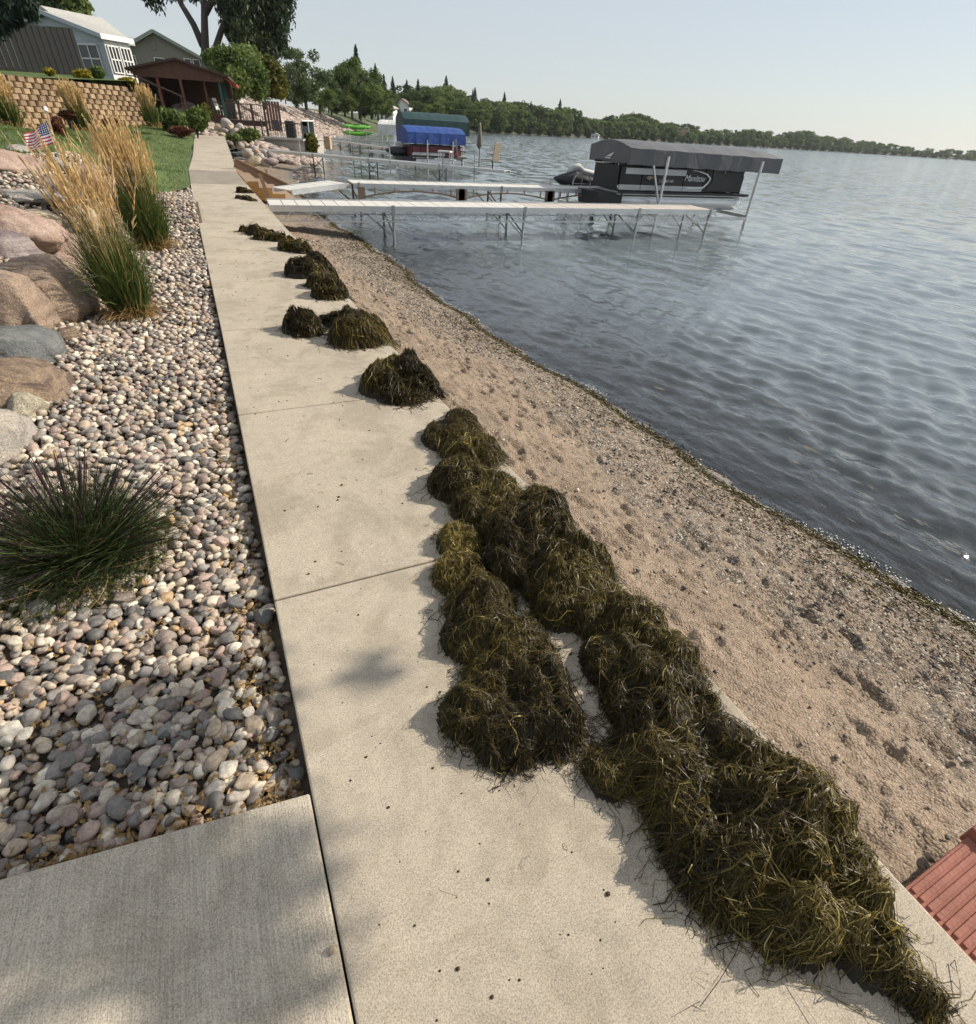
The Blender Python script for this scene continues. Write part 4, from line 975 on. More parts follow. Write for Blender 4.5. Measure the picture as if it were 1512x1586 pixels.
for s in (-1, 1): rf.prism([L3(s*(hw+.3), -.25, eh+.08), L3(0, -.25, ap+.02), L3(0, -.25, ap+.12), L3(s*(hw+.32), -.25, eh+.18)], ax3[1]*5.6)
rf.build('roof', M['brownwood'], pv)
for u, v, m in ((0, .06, 'redwood'), (-2.1, .1, 'redwood'), (-1.2, .15, 'redpaint'), (1.2, .6, 'redwood'), (2.05, .3, 'greenpost'), (2.15, 1.8, 'greenpost'), (2.2, 3.2, 'greenpost'), (-2.4, 4.8, 'redwood'), (2.4, 4.9, 'redwood')):
    MB().box(L3(u, v, .35 if u != 0 else .65), (.13, .13, 2.6 if u != 0 else 3.3), ax3).build('post', M[m], pv)
MB().box(L3(-.2, 5.2, .4), (5.2, .1, 2.6), ax3).build('back_wall', M['brownwood'], pv); MB().box(L3(-2.7, 2.6, .2), (.1, 5.2, 1.8), ax3).build('side_wall', M['redpaint'], pv)
MB().box(L3(0, 2.6, -.95), (5.4, 5.4, .2), ax3).build('floor', M['brownwood'], pv)
aw = MB(); 
for k in range(7): aw.prism([L3(2.4+.0*k, .1+k*.5, eh+.05), L3(2.4, .58+k*.5, eh+.05), L3(3.0, .58+k*.5, eh-.18), L3(3.0, .34+k*.5, eh-.34), L3(3.0, .1+k*.5, eh-.18)], (0, 0, .03))
aw.build('awning', M['awning'], pv)
MB().box(L3(1.7, 1.2, -.45), (.7, .5, .5), ax3).build('bench_box', M['redpaint'], pv)
# handrail running down to the wall's end
hr = empty('handrail', L3(-2.6, -.6, 0), 'sloping brown handrail descending from the pavilion beside the wall end', 'railing')
p0, p1 = DP(207, 117, 29), DP(281, 149, 29); MB().bar(p0, p1, .06, .07).build('rail', M['brownwood'], hr)
for t_ in (0.02, .5, .98):
    p = p0+(p1-p0)*t_; MB().bar(p, p-np.array([0, 0, .9]), .06, .06).build('post', M['brownwood'], hr)

# deck beside the pavilion
d0, d1 = DP(333, 184, 31.5), DP(412, 187, 32.5); dk = empty('deck', (d0[0], d0[1], 0), 'dark brown raised deck with thin balusters beyond the walkway end', 'deck')
dv = d1-d0; dv[2] = 0; dl = np.linalg.norm(dv); dv /= dl; dn = np.array([-dv[1], dv[0], 0]); zd = d0[2]
MB().box(d0+dv*dl/2+dn*1.7-np.array([0, 0, .12]), (dl, 3.4, .26), (dv, dn, (0, 0, 1))).build('platform', M['brownwood'], dk)
for k in range(5): MB().box(d0+dv*dl*(k/4)+np.array([0, 0, -.15]), (.11, .11, 2.3 if k in (0, 4) else 1.9), (dv, dn, (0, 0, 1))).build('post', M['brownwood'], dk)
MB().bar(d0+np.array([0, 0, .82]), d0+dv*dl+np.array([0, 0, .82]), .09, .05).build('top_rail', M['brownwood'], dk)
for k in range(24): MB().tube([d0+dv*dl*(k+.5)/24+np.array([0, 0, 0]), d0+dv*dl*(k+.5)/24+np.array([0, 0, .8])], .012, 5).build('baluster', M['steel_dark'], dk)
for k in range(5): MB().box(d0+dv*(dl+.18+.17*k)+np.array([0, 0, .3]), (.14, .03, 1.5), (dv, dn, (0, 0, 1))).build('privacy_board', M['redwood'], dk)
def chair(name, p, ang, mat, leg, label, group=None, s=1.0, sling=True):
    root = empty(name, p, label, 'chair', group); Lc, ac = frame_at(p, ang)
    MB().box(Lc(0, 0, .42*s), (.46*s, .46*s, .05*s), ac).build('seat', mat, root)
    b0, b1 = Lc(0, .22*s, .44*s), Lc(0, .34*s, 1.02*s); MB().bar(b0, b1, .46*s, .04*s, ac[1]).build('backrest', mat, root)
    for i in (-1, 1):
        for j in (-1, 1): MB().tube([Lc(i*.21*s, j*.2*s, 0), Lc(i*.21*s, j*.2*s, .41*s)], .018*s, 6).build('leg', leg, root)
        MB().bar(Lc(i*.24*s, -.2*s, .63*s), Lc(i*.24*s, .26*s, .63*s), .04*s, .03*s).build('armrest', leg, root)
    return root
chair('patio_chair', DP(345, 183, 32.3), R(60), M['white'], M['white'], 'white patio chair at the pavilion end of the deck', 'chairs on the deck', .95)
chair('patio_chair', DP(362, 184, 32.6), R(170), M['patio_grey'], M['steel_dark'], 'dark grey sling patio chair on the deck behind the balusters', 'chairs on the deck', .95)

# concrete landing by the water with rail, grill and glass screen
k0, k1 = DP(412, 236, 32.5), DP(473, 240, 32.5); ld = empty('landing', (k0[0], k0[1], -.6), 'concrete landing block at the water with black railing and glass screen', 'landing')
kv = k1-k0; kv[2] = 0; kl = np.linalg.norm(kv); kv /= kl; kn = np.array([-kv[1], kv[0], 0]); zt = DP(412, 213, 32.5)[2]; axk = (kv, kn, np.array([0, 0, 1.]))
MB().box(k0*[1, 1, 0]+kv*kl/2+kn*2+np.array([0, 0, (zt-1)/2]), (kl, 4, zt+1), axk).build('block', M['footing'], ld)
for k in range(3): MB().box(k0*[1, 1, 0]+kv*(kl*(.42+.22*k))-kn*.02+np.array([0, 0, zt-.42]), (kl*.205, .05, .55), axk).build('panel', M['footing'], ld)
MB().box(k0*[1, 1, 0]+kv*kl/2+kn*1.9+np.array([0, 0, zt+.02]), (kl+.12, 4.2, .1), axk).build('cap', M['footing'], ld)
rl = k0*[1, 1, 0]+np.array([0, 0, zt+.07])
for k in range(17): MB().tube([rl+kv*kl*(.04+.92*k/16), rl+kv*kl*(.04+.92*k/16)+np.array([0, 0, .72])], .012, 5).build('baluster', M['steel_dark'], ld)
MB().bar(rl+kv*kl*.03+np.array([0, 0, .74]), rl+kv*kl*.97+np.array([0, 0, .74]), .05, .05).build('rail', M['steel_dark'], ld)
for q in (0, 1): MB().box(rl+kv*kl*q+np.array([0, 0, .4]), (.07, .07, .9), axk).build('rail_post', M['steel_dark'], ld)
t = NT('screen_glass'); t.t.nodes.remove(t.b); fr = t.n('Fresnel', IOR=1.45); g_ = t.n('BsdfGlossy', Roughness=.03); tr = t.n('BsdfTransparent', Color=(.80, .86, .86, 1)); mx = t.n('MixShader'); t.set(mx.inputs[0], fr.outputs[0]); t.set(mx.inputs[1], tr.outputs[0]); t.set(mx.inputs[2], g_.outputs[0]); t.set(t.out.inputs[0], mx.outputs[0]); M['screen'] = t.m
for k in range(2):
    c = rl+kv*(kl+.05)+kn*(.55+1.15*k)+np.array([0, 0, .45]); MB().box(c, (.015, 1.05, .85), axk).build('glass_panel', M['screen'], ld)
    MB().box(c+kn*.56, (.05, .05, 1.0), axk).build('glass_post', M['white'], ld)
MB().bar(rl+kv*(kl+.05)+np.array([0, 0, .92]), rl+kv*(kl+.05)+kn*2.4+np.array([0, 0, .92]), .06, .05).build('glass_rail', M['white'], ld)
MB().box(rl+kv*(kl+.75)+kn*2.6+np.array([0, 0, -.2]), (.4, .4, .7), axk).build('pillar', M['peach'], ld)
gp = rl+kv*kl*.62+kn*.7; gr = empty('grill', gp, 'black covered grill behind the landing railing', 'grill'); MB().box(gp+np.array([0, 0, .32]), (.55, .4, .62), axk).build('cabinet', M['black'], gr, bevel=.03); MB().box(gp+np.array([0, 0, .74]), (.6, .42, .24), axk).build('lid', M['black'], gr, bevel=.08)
chair('patio_chair', rl+kv*kl*.3+kn*.8, R(150), M['patio_grey'], M['alu'], 'grey chair behind the landing railing beside the grill', None, .85)

# ------------------------------------------------------------------ wooden stairs to the beach
sa = empty('wooden_stairs', (1.9, 21, -.62), 'new cedar stairs with plank rail leading down from walkway to beach', 'stairs')
y0, y1 = 19.6, 22.6; nst = 4
for k in range(nst):
    x = 1.36+.36*k; z = -.06-.16*k
    MB().box((x+.17, (y0+y1)/2, z), (.36, y1-y0-.1, .045)).build('tread', M['oldwood'], sa)
    MB().box((x, (y0+y1)/2, z-.09), (.03, y1-y0-.12, .14)).build('riser', M['cedar'], sa)
prof = [(1.30, 0, -.04)]
for k in range(nst): prof += [(1.34+.36*k, 0, -.04-.16*k), (1.34+.36*(k+1), 0, -.04-.16*k)]
prof += [(1.34+.36*nst, 0, -.70), (1.34+.36*(nst-1.6), 0, -.70), (1.30, 0, -.36)]
MB().prism([(p[0], y0, p[2]) for p in prof], (0, .045, 0)).build('stringer', M['cedar'], sa)
MB().prism([(p[0], y1, p[2]) for p in prof], (0, .045, 0)).build('stringer', M['cedar'], sa)
MB().bar((1.32, y1+.09, .22), (3.15, y1+.09, -.60), .05, .26).build('rail_plank', M['oldwood'], sa)
MB().bar((1.34, y1+.05, .36), (3.1, y1+.05, -.43), .12, .04).build('rail_cap', M['oldwood'], sa)
for x, z in ((1.75, .0), (2.3, -.25)): MB().box((x, y1+.14, z-.1), (.09, .06, .8)).build('rail_post', M['oldwood'], sa)
MB().bar((1.78, y0-.04, .16), (1.95, y0-.04, -.62), .05, .1).build('brace', M['oldwood'], sa)
# pale rocks below the walkway end
rocks = [(392, 232), (402, 238), (384, 228), (412, 240), (397, 246), (408, 250), (378, 222), (420, 246), (390, 238), (370, 216), (414, 253), (402, 228), (424, 254), (381, 236), (388, 222), (374, 228)]
for i, (px, py) in enumerate([(a+random.uniform(-5, 5), b+random.uniform(-4, 4)) for a, b in rocks]):
    p = DP(px, py, 21+(255-py)*.26); o = link(boulder_mesh(900+i, (random.uniform(.2, .34), random.uniform(.18, .28), random.uniform(.16, .24)), 1, .28, 5, False), 'rock', None, ROCK[['grey', 'pink', 'purple', 'grey', 'cream'][i % 5]], p)
    o.rotation_euler = (random.uniform(-.3, .3), random.uniform(-.3, .3), random.uniform(0, 3)); tag(o, 'pale angular rock in the heap between stairs and landing', 'rock', 'rock heap between the stairs and the landing')
for i, (px, py) in enumerate([(340, 196), (348, 203), (357, 198), (366, 205), (335, 207), (352, 192), (344, 211), (372, 199)]):
    p = DP(px, py, 29.5); o = link(boulder_mesh(950+i, (random.uniform(.25, .42), .3, random.uniform(.18, .28)), 1, .24, 5, False), 'rock', None, ROCK[['cream', 'grey'][i % 2]], p); tag(o, 'pale boulder under the deck beyond the walkway end', 'rock', 'boulders under the deck')
# flag on a leaning stick
f0, f1 = DP(86, 226, 9.0), DP(66, 152, 9.2); fl = empty('flag', f0, 'small American flag on a wooden stick in the boulders', 'flag')
MB().tube([f0-np.array([0, 0, .25]), f1], .011, 8).build('stick', M['oldwood'], fl)
c = f0+(f1-f0)*.66; MB().tube([c+(f1-f0)*.05, c+(f1-f0)*.14], .03, 8).build('ball', M['white'], fl)
t = NT('flag_cloth'); at_u = t.n('Attribute', _attribute_name='fu').outputs['Fac']; at_v = t.n('Attribute', _attribute_name='fv').outputs['Fac']
st = t.math('GREATER_THAN', t.math('MODULO', t.math('MULTIPLY', at_v, 6.5), 1.0), .5); col = t.mix(st, (.45, .03, .05), (.72, .68, .66))
du = t.math('SUBTRACT', t.math('MODULO', t.math('MULTIPLY', at_u, 14.0), 1.0), .5); dv_ = t.math('SUBTRACT', t.math('MODULO', t.math('MULTIPLY', at_v, 10.0), 1.0), .5)
dd = t.math('ADD', t.math('MULTIPLY', du, du), t.math('MULTIPLY', dv_, dv_)); star = t.math('LESS_THAN', dd, .075)
can = t.math('MULTIPLY', t.math('LESS_THAN', at_u, .42), t.math('GREATER_THAN', at_v, .46)); col = t.mix(can, col, t.mix(star, (.02, .03, .11), (.7, .7, .7)))
M['flagcloth'] = t.done(col, .85)
nu, nv = 28, 16; U, V_ = np.meshgrid(np.linspace(0, 1, nu), np.linspace(0, 1, nv)); top = f0+(f1-f0)*.52; bot = f0+(f1-f0)*.06
hang = (top-bot); fly = -_r*.50+np.array([0, 0, -.10])
P = bot+V_[..., None]*hang+U[..., None]*fly+(U**1.3)[..., None]*np.array([0, 0, -.02])+(np.sin(U*9+V_*2)*.03*U)[..., None]*_f+(-.10*U*V_)[..., None]*hang/np.linalg.norm(hang)*1.2
I = np.arange(nu*nv).reshape(nv, nu); Fc = np.stack([I[:-1, :-1], I[:-1, 1:], I[1:, 1:], I[1:, :-1]], -1).reshape(-1, 4)
o = link(np_mesh('cloth', P.reshape(-1, 3)-f0, Fc, True, {'fu': U.ravel(), 'fv': V_.ravel()}), 'cloth', fl, M['flagcloth'])

# ------------------------------------------------------------------ docks
def dock(name, A, B, width, label, board, pitch, deckmats, truss, leg_u, legmat, split, leg_top=0.0, group='docks along the shore', fascia='alu'):
    A = np.array(A, float); B = np.array(B, float); d = B-A; L = np.linalg.norm(d); a = d/L; b = np.cross((0, 0, 1.), a); b /= np.linalg.norm(b); up = np.cross(a, b); ax = (a, b, up)
    root = empty(name, (A[0], A[1], ZW), label, 'dock', group)
    P = lambda u, v, w: A+a*u+b*v+up*w
    n = int(L/pitch); pw = L/n
    for i in range(n):
        u = (i+.5)*pw
        MB().box(P(u, width/2, random.uniform(-.002, .002)), (pw-.018, width-.07, .03), ax).build(board, deckmats[0] if u < split else deckmats[1], root)
    for v in (0, width):
        MB().box(P(L/2, v, -.03), (L, .05, .12), ax).build('side_beam', M[fascia], root)
    if truss:
        for v in (0.0, width):
            t_ = MB(); t_.bar(P(0, v, -.28), P(L, v, -.28), .03, .03)
            k = int(L/.22)
            for i in range(k):
                w0, w1 = ((-.08, -.27) if i % 2 == 0 else (-.27, -.08)); t_.bar(P(L*i/k, v, w0), P(L*(i+1)/k, v, w1), .018, .018)
            t_.build('truss', M['alu'], root)
    for u in leg_u:
        for v in (0.02, width-.02):
            lt = MB(); z0 = ZW-A[2]-.9
            lt.tube([P(u, v, leg_top+.02), P(u, v, z0)], .032, 8); lt.build('leg', legmat, root)
            lf_ = MB(); lf_.bar(P(u, v, -.62), P(u-.42, v, -.26), .025, .025); lf_.build('brace', legmat, root)
        MB().bar(P(u, .02, -.55), P(u, width-.02, -.2), .025, .025).build('cross_brace', legmat, root)
        MB().box(P(u, -.02, -.06), (.07, .04, .22), ax).build('leg_bracket', M['alu_dull'], root)
    return root, P, ax
dock('truss_dock', (1.32, 13.62, .02), (13.6, 12.85, .02), 1.12, 'nearest dock with pale panels on an aluminium truss reaching the lift', 'panel', .3, (M['deck_white'], M['deck_tan']), True, (2.7, 6.1, 9.6, 12.1), M['alu_dull'], 6.2)
# second dock: a ramp, then level spans on a brown frame with arched braces
r2 = dock('arched_dock', (4.05, 17.35, .13), (13.2, 16.75, .13), 1.15, 'second dock, white panels on a brown frame with arched braces', 'panel', .3, (M['deck_white'], M['deck_white']), False, (.15, 4.6, 8.8), M['frame_brown'], 5, 0, fascia='alu')[0]
Ad, Bd = np.array((4.05, 17.33, .13)), np.array((13.2, 16.73, .13)); a_ = (Bd-Ad)/np.linalg.norm(Bd-Ad)
for k in range(3):
    u0 = .3+k*3.05; ar = MB()
    for i in range(10):
        t0, t1 = i/10, (i+1)/10; w = lambda t: -.30+.16*(1-(2*t-1)**2)
        ar.bar(Ad+a_*(u0+2.9*t0)+np.array([0, -.02, w(t0)]), Ad+a_*(u0+2.9*t1)+np.array([0, -.02, w(t1)]), .03, .04)
        if i % 2: ar.bar(Ad+a_*(u0+2.9*t0)+np.array([0, -.02, w(t0)]), Ad+a_*(u0+2.9*t0)+np.array([0, -.02, -.06]), .03, .03)
    ar.build('arch_brace', M['oldwood'], r2)
    MB().box(Ad+a_*(u0+2.95)+np.array([0, -.03, -.2]), (.34, .05, .3)).build('end_plate', M['frame_brown'], r2)
    MB().box(Ad+a_*(u0-.1)+np.array([0, -.03, -.2]), (.2, .05, .3)).build('end_plate', M['frame_brown'], r2)
ga, gz = G(452, 296, .0), G(540, 285, .1)
dock('gangway', ga, gz, .8, 'sloping white gangway from the beach up to the second dock', 'panel', .28, (M['deck_white'], M['deck_white']), False, (), M['alu'], 5, 0)
A3, B3 = G(378, 230, .05), G(782, 265, .05)
r3, P3, ax3d = dock('pipe_dock', A3, B3, .85, 'long thin grey dock beyond the stairs with two swivel chairs at its end', 'panel', .6, (M['alu'], M['alu']), False, (4.2, 7.4, 11.2), M['steel_dark'], 30, .0)
L3d = np.linalg.norm(B3-A3)
for u in (3.5, 8.6, 11.4, 13.0): MB().tube([P3(u, -.03, -.5), P3(u, -.03, .55)], .025, 6).build('mooring_pole', M['alu_dull'], r3)
for s in (0, .42): MB().tube([P3(6.0+s, .9, -.9), P3(6.0+s, .9, .5)], .02, 6).build('ladder_rail', M['steel_dark'], r3)
for k in range(4): MB().bar(P3(6.0, .9, -.7+.25*k), P3(6.42, .9, -.7+.25*k), .03, .02).build('ladder_rung', M['steel_dark'], r3)
def swivel(u, v, label, ang):
    p = P3(u, v, .03); root = empty('swivel_chair', p, label, 'chair', 'swivel chairs on the grey dock'); Lc, ac = frame_at(p, ang)
    MB().tube([Lc(0, 0, 0), Lc(0, 0, .32)], .03, 8).build('pedestal', M['steel_dark'], root); MB().box(Lc(0, 0, .34), (.42, .42, .05), ac).build('seat', M['mesh_tan'], root)
    MB().bar(Lc(0, .2, .36), Lc(0, .3, 1.0), .42, .04, ac[1]).build('backrest', M['mesh_tan'], root)
    for i in (-1, 1): MB().bar(Lc(i*.23, -.15, .56), Lc(i*.23, .22, .56), .04, .03).build('armrest', M['steel_dark'], root)
swivel(L3d-2.3, .45, 'swivel chair facing sideways, left one on the grey dock', R(70)); swivel(L3d-.75, .4, 'tan swivel chair, right one at the end of the grey dock', R(-160))
p = P3(L3d-1.55, .75, .03); um = empty('umbrella', p, 'closed brown striped umbrella standing between the two swivel chairs', 'umbrella')
MB().tube([p, p+np.array([0, 0, 1.75])], .022, 8).build('pole', M['steel_dark'], um)
cl = MB(); cl.tube([p+np.array([-.02, 0, z]) for z in (.72, .85, 1.2, 1.6, 1.72)], [.05, .13, .10, .06, .02], 10); cl.build('canopy', M['umbrella'], um, True)
p = P3(L3d-3.2, .5, .03); tb = empty('dock_bench', p, 'small white fish-cleaning table on the grey dock', 'table'); Lc, ac = frame_at(p, R(-40))
MB().box(Lc(0, 0, .52), (.62, .36, .06), ac).build('top', M['white'], tb); MB().box(Lc(.0, 0, .2), (1.0, .3, .04), ac).build('shelf', M['alu'], tb)
for i in (-1, 1):
    for j in (-1, 1): MB().tube([Lc(i*.28, j*.14, 0), Lc(i*.28, j*.14, .5)], .018, 6).build('leg', M['alu'], tb)

# ------------------------------------------------------------------ boats on lifts
def arch_canopy(root, Lf, ax, L, W, zb, ze, zr, mat, name='canopy', scallop=True, n=10, tilt=0.0):
    """barrel roof with hanging valance"""
    m_ = MB(); prof = [(0, zb), (0, ze)]+[(W*(i/n), ze+(zr-ze)*math.sin(math.pi*i/n)**.8) for i in range(1, n)]+[(W, ze), (W, zb)]
    us = np.linspace(0, L, 15); base = 0
    for i, u in enumerate(us):
        sag = .015*math.sin(i*math.pi)+(.012 if i % 2 else 0)
        for j, (v, w) in enumerate(prof):
            scz = (.035*((i*3+j) % 2) if j in (0, len(prof)-1) and scallop else 0)
            inset = .06 if i in (0, len(us)-1) and 1 < j < len(prof)-2 else 0
            m_.v.append(tuple(Lf(u, v+(.02*math.sin(i*2.1) if j in (0, len(prof)-1) else 0), w-sag-inset*.6+scz-tilt*u)))
    k = len(prof)
    for i in range(len(us)-1):
        for j in range(k-1): m_.f.append((i*k+j, i*k+j+1, (i+1)*k+j+1, (i+1)*k+j))
    for e in (0, len(us)-1): m_.f.append(tuple(e*k+j for j in range(k)))
    o = m_.build(name, mat, root, False)
    md = o.modifiers.new('thick', 'SOLIDIFY'); md.thickness = .012
    return o
def pontoon_boat(Lf, ax, label, L=5.2, W=1.75, zd=.2, wall_h=.72, panel=None, top=None, text=True, detail=True):
    root = empty('pontoon_boat', Lf(L/2, W/2, zd), label, 'boat', 'boats on lifts'); panel = panel or M['gel']
    for k, v in enumerate((.28, W-.28)):
        MB().tube([Lf(u, v, w) for u, w in ((.05, zd-.06), (.2, zd-.16), (.6, zd-.24), (1.1, zd-.26), (L-.3, zd-.26), (L-.1, zd-.24))], [.03, .12, .2, .22, .22, .16], 14).build('pontoon', M['pontoon'], root, True)
    MB().box(Lf(L/2+.2, W/2, zd-.02), (L-.3, W, .08), ax).build('deck', M['alu'], root)
    MB().box(Lf(L/2+.2, -.02, zd+.0), (L-.3, .03, .07), ax).build('rub_rail', M['black'], root)
    MB().box(Lf(L/2+.1, .10, zd-.14), (L-1.0, .03, .05), ax).build('lift_strake', M['alu'], root)
    # fence panels, near side and far side, with rounded bow
    n = 6; u0, u1 = .35, L-.35
    for s, v in ((0, .03), (1, W-.03)):
        for k in range(n):
            ua, ub = u0+(u1-u0)*k/n, u0+(u1-u0)*(k+1)/n
            MB().box(Lf((ua+ub)/2, v, zd+.05+wall_h/2-.02), (ub-ua-.03, .035, wall_h*.86), ax).build('fence_panel', panel, root, bevel=.008)
            if s == 0 and k < 4: MB().box(Lf((ua+ub)/2, v-.021, zd+.14), (ub-ua-.02, .015, .14), ax).build('lower_stripe', M['gel_silver'], root)
        MB().bar(Lf(u0-.1, v, zd+wall_h+.03), Lf(u1+.1, v, zd+wall_h+.03), .05, .05).build('top_rail', M['black'], root)
    MB().box(Lf(.3, W/2, zd+wall_h/2+.02), (.05, W-.1, wall_h*.9), ax).build('bow_panel', panel, root)
    MB().box(Lf(u1+.02, W/2, zd+wall_h*.4), (.05, W-.1, wall_h*.7), ax).build('stern_panel', panel, root)
    sk = MB(); sk.prism([Lf(-.28, .12, zd-.02), Lf(.55, -.01, zd-.02), Lf(.55, -.01, zd-.42), Lf(-.2, .12, zd-.42)], ax[1]*(W-.2)); sk.build('bow_skirt', M['cover_black'], root)
    MB().box(Lf(L*.5, W/2, zd+wall_h+.0), (L*.55, W*.8, .14), ax).build('cover', top or M['cover_black'], root, bevel=.05)
    mt = MB(); mt.box(Lf(L+.02, W/2, zd+.42), (.3, .34, .42), ax).box(Lf(L+.02, W/2, zd-.1), (.12, .16, .7), ax).box(Lf(L+.08, W/2, zd-.42), (.34, .07, .1), ax); mt.build('outboard_motor', M['cover_grey'] if not detail else M['black'], root, bevel=.06)
    if detail:
        MB().box(Lf(L*.30, -.0, zd+wall_h*.80), (2.3, .02, .16), ax).build('upper_stripe', M['gel_silver'], root)
        # white swoosh sweeping round the name, and the dark rounded stern panel
        sw = MB(); pts = [(3.05, .66), (3.35, .63), (3.65, .57), (3.85, .45), (3.78, .32), (3.62, .19), (3.3, .17), (2.95, .17)]
        ws = [.018, .03, .04, .05, .055, .06, .06, .06]
        for i in range(len(pts)-1): sw.bar(Lf(pts[i][0], -.012, zd+pts[i][1]), Lf(pts[i+1][0], -.012, zd+pts[i+1][1]), .012, ws[i])
        sw.build('swoosh', M['ink_white'], root)
        MB().prism([Lf(3.9, -.008, zd+.70), Lf(4.35, -.008, zd+.58), Lf(4.72, -.008, zd+.36), Lf(4.45, -.008, zd+.14), Lf(3.75, -.008, zd+.1), Lf(3.95, -.008, zd+.4)], ax[1]*.012).build('stern_flash', M['black'], root)
        em = MB(); em.prism([Lf(1.30, -.008, zd+.42), Lf(1.45, -.008, zd+.47), Lf(1.60, -.008, zd+.42), Lf(1.45, -.008, zd+.35)], ax[1]*.008); em.build('emblem', M['mesh_tan'], root)
        def text_mesh(s, size, u, w, shear=0.0, nm='lettering'):
            cu = bpy.data.curves.new('t', 'FONT'); cu.body = s; cu.size = size; cu.extrude = .003; cu.shear = shear
            to = bpy.data.objects.new('t', cu); COL.objects.link(to); bpy.context.view_layer.update()
            me = bpy.data.meshes.new_from_object(to.evaluated_get(bpy.context.evaluated_depsgraph_get())); bpy.data.objects.remove(to); bpy.data.curves.remove(cu)
            off = offset_of(root); o = Lf(u, -.018, w)
            for v in me.vertices: v.co = Vector(o+ax[0]*v.co.x+ax[2]*v.co.y-ax[1]*v.co.z-off)
            me.materials.clear(); link(me, nm, root, M['ink_white'])
        if text:
            text_mesh('Manitou', .25, 2.78, zd+.36, .35); text_mesh('S 09 467 NF', .11, 1.82, zd+.30)
    return root
def lift(Lf, ax, L, W, ztop, label, posts, mat, dark=None):
    root = empty('boat_lift', Lf(L/2, W/2, ZW), label, 'boat lift', 'boat lifts')
    for u in posts:
        for v in (-.12, W+.12):
            MB().tube([Lf(u, v, ZW-.7), Lf(u, v, ztop)], .045, 8).build('post', mat, root)
        MB().bar(Lf(u, -.12, ZW+.28), Lf(u, W+.12, ZW+.28), .08, .1).build('cross_beam', mat, root)
    for v in (-.12, W+.12): MB().bar(Lf(posts[0], v, ZW+.22), Lf(posts[-1], v, ZW+.22), .06, .1).build('side_beam', mat, root)
    return root
# the charcoal canopy and black pontoon boat beside the nearest dock
A = G(973, 256, .92); ang = R(-5); Lc = 6.1; Lb, axb = frame_at((A[0], A[1], 0), ang); wid = 2.45
bl = lift(Lb, axb, Lc, wid, 1.2, 'aluminium boat lift carrying the charcoal barrel canopy', (1.35, Lc-.95), M['alu'])
MB().bar(Lb(.85, -.12, .95), Lb(1.35, -.12, -.12), .05, .05).build('diagonal_brace', M['alu'], bl)
arch_canopy(bl, Lb, axb, Lc, wid, .93, 1.36, 1.56, M['canopy'], tilt=.012)
MB().prism([Lb(-.02, wid*.55, 1.08), Lb(-.02, wid*.45, 1.16), Lb(-.02, wid*.36, 1.22), Lb(-.02, wid*.42, 1.1)], axb[0]*.008).box(Lb(-.02, wid*.5, 1.05), (.01, .34, .03), axb).build('canopy_mark', M['ink_white'], bl)
Lq, axq = frame_at(Lb(-.5, .10, 0), ang)
pontoon_boat(Lq, axq, 'black pontoon boat with white swoosh under the charcoal canopy', 5.6, 1.55, .2, .72)
# lift frame beyond its end, watercraft on its own lift
pj = DP(893, 280, 18.3); Lj, axj = frame_at((pj[0], pj[1], 0), R(-14)); jl = lift(Lj, axj, .9, .7, .15, 'small watercraft lift with a spoked wheel on the second dock', (-.3, .7), M['alu'])
wh = MB()
for k in range(16):
    a0, a1 = k*math.pi/8, (k+1)*math.pi/8; wh.bar(Lj(.1+.33*math.cos(a0), -.3, .22+.33*math.sin(a0)), Lj(.1+.33*math.cos(a1), -.3, .22+.33*math.sin(a1)), .03, .03)
    if k % 4 == 0: wh.bar(Lj(.1, -.3, .22), Lj(.1+.33*math.cos(a0), -.3, .22+.33*math.sin(a0)), .015, .015)
wh.build('wheel', M['alu'], jl)
jk = empty('watercraft', Lj(.2, .3, .1), 'jet watercraft under a black and silver cover beside the second dock', 'watercraft')
hull = MB(); us = [-.85, -.6, -.2, .3, .75, .95]; 
for u, w_, zb, zt in zip(us, (.05, .22, .33, .36, .34, .28), (.28, .12, .04, .03, .05, .1), (.34, .44, .56, .46, .40, .3)):
    for q in range(8):
        th = 2*math.pi*q/8+math.pi/8; hull.v.append(tuple(Lj(u+.1, .3+w_*math.cos(th), (zb+zt)/2+(zt-zb)/2*math.sin(th))))
for i in range(len(us)-1):
    for q in range(8): hull.f.append((i*8+q, i*8+(q+1) % 8, (i+1)*8+(q+1) % 8, (i+1)*8+q))
hull.f += [tuple(range(7, -1, -1)), tuple(40+q for q in range(8))]
hull.build('hull', M['cover_black'], jk, True)
sc = MB(); sc.tube([Lj(-.25, .3, .48), Lj(-.08, .3, .62), Lj(.12, .3, .66), Lj(.3, .3, .55), Lj(.75, .3, .46), Lj(.95, .3, .36)], [.06, .13, .13, .10, .13, .08], 10); sc.build('seat_cover', M['cover_grey'], jk, True)
pl = DP(938, 282, 17.5); ldr = empty('boarding_ladder', pl, 'white boarding ladder standing left of the pontoon boat', 'ladder')
for s in (0, .3): MB().tube([pl+np.array([s, 0, -.3]), pl+np.array([s, 0, .55])], .02, 6).build('ladder_rail', M['alu'], ldr)
for k in range(4): MB().bar(pl+np.array([0, 0, -.1+.18*k]), pl+np.array([.3, 0, -.1+.18*k]), .02, .02).build('rung', M['alu'], ldr)

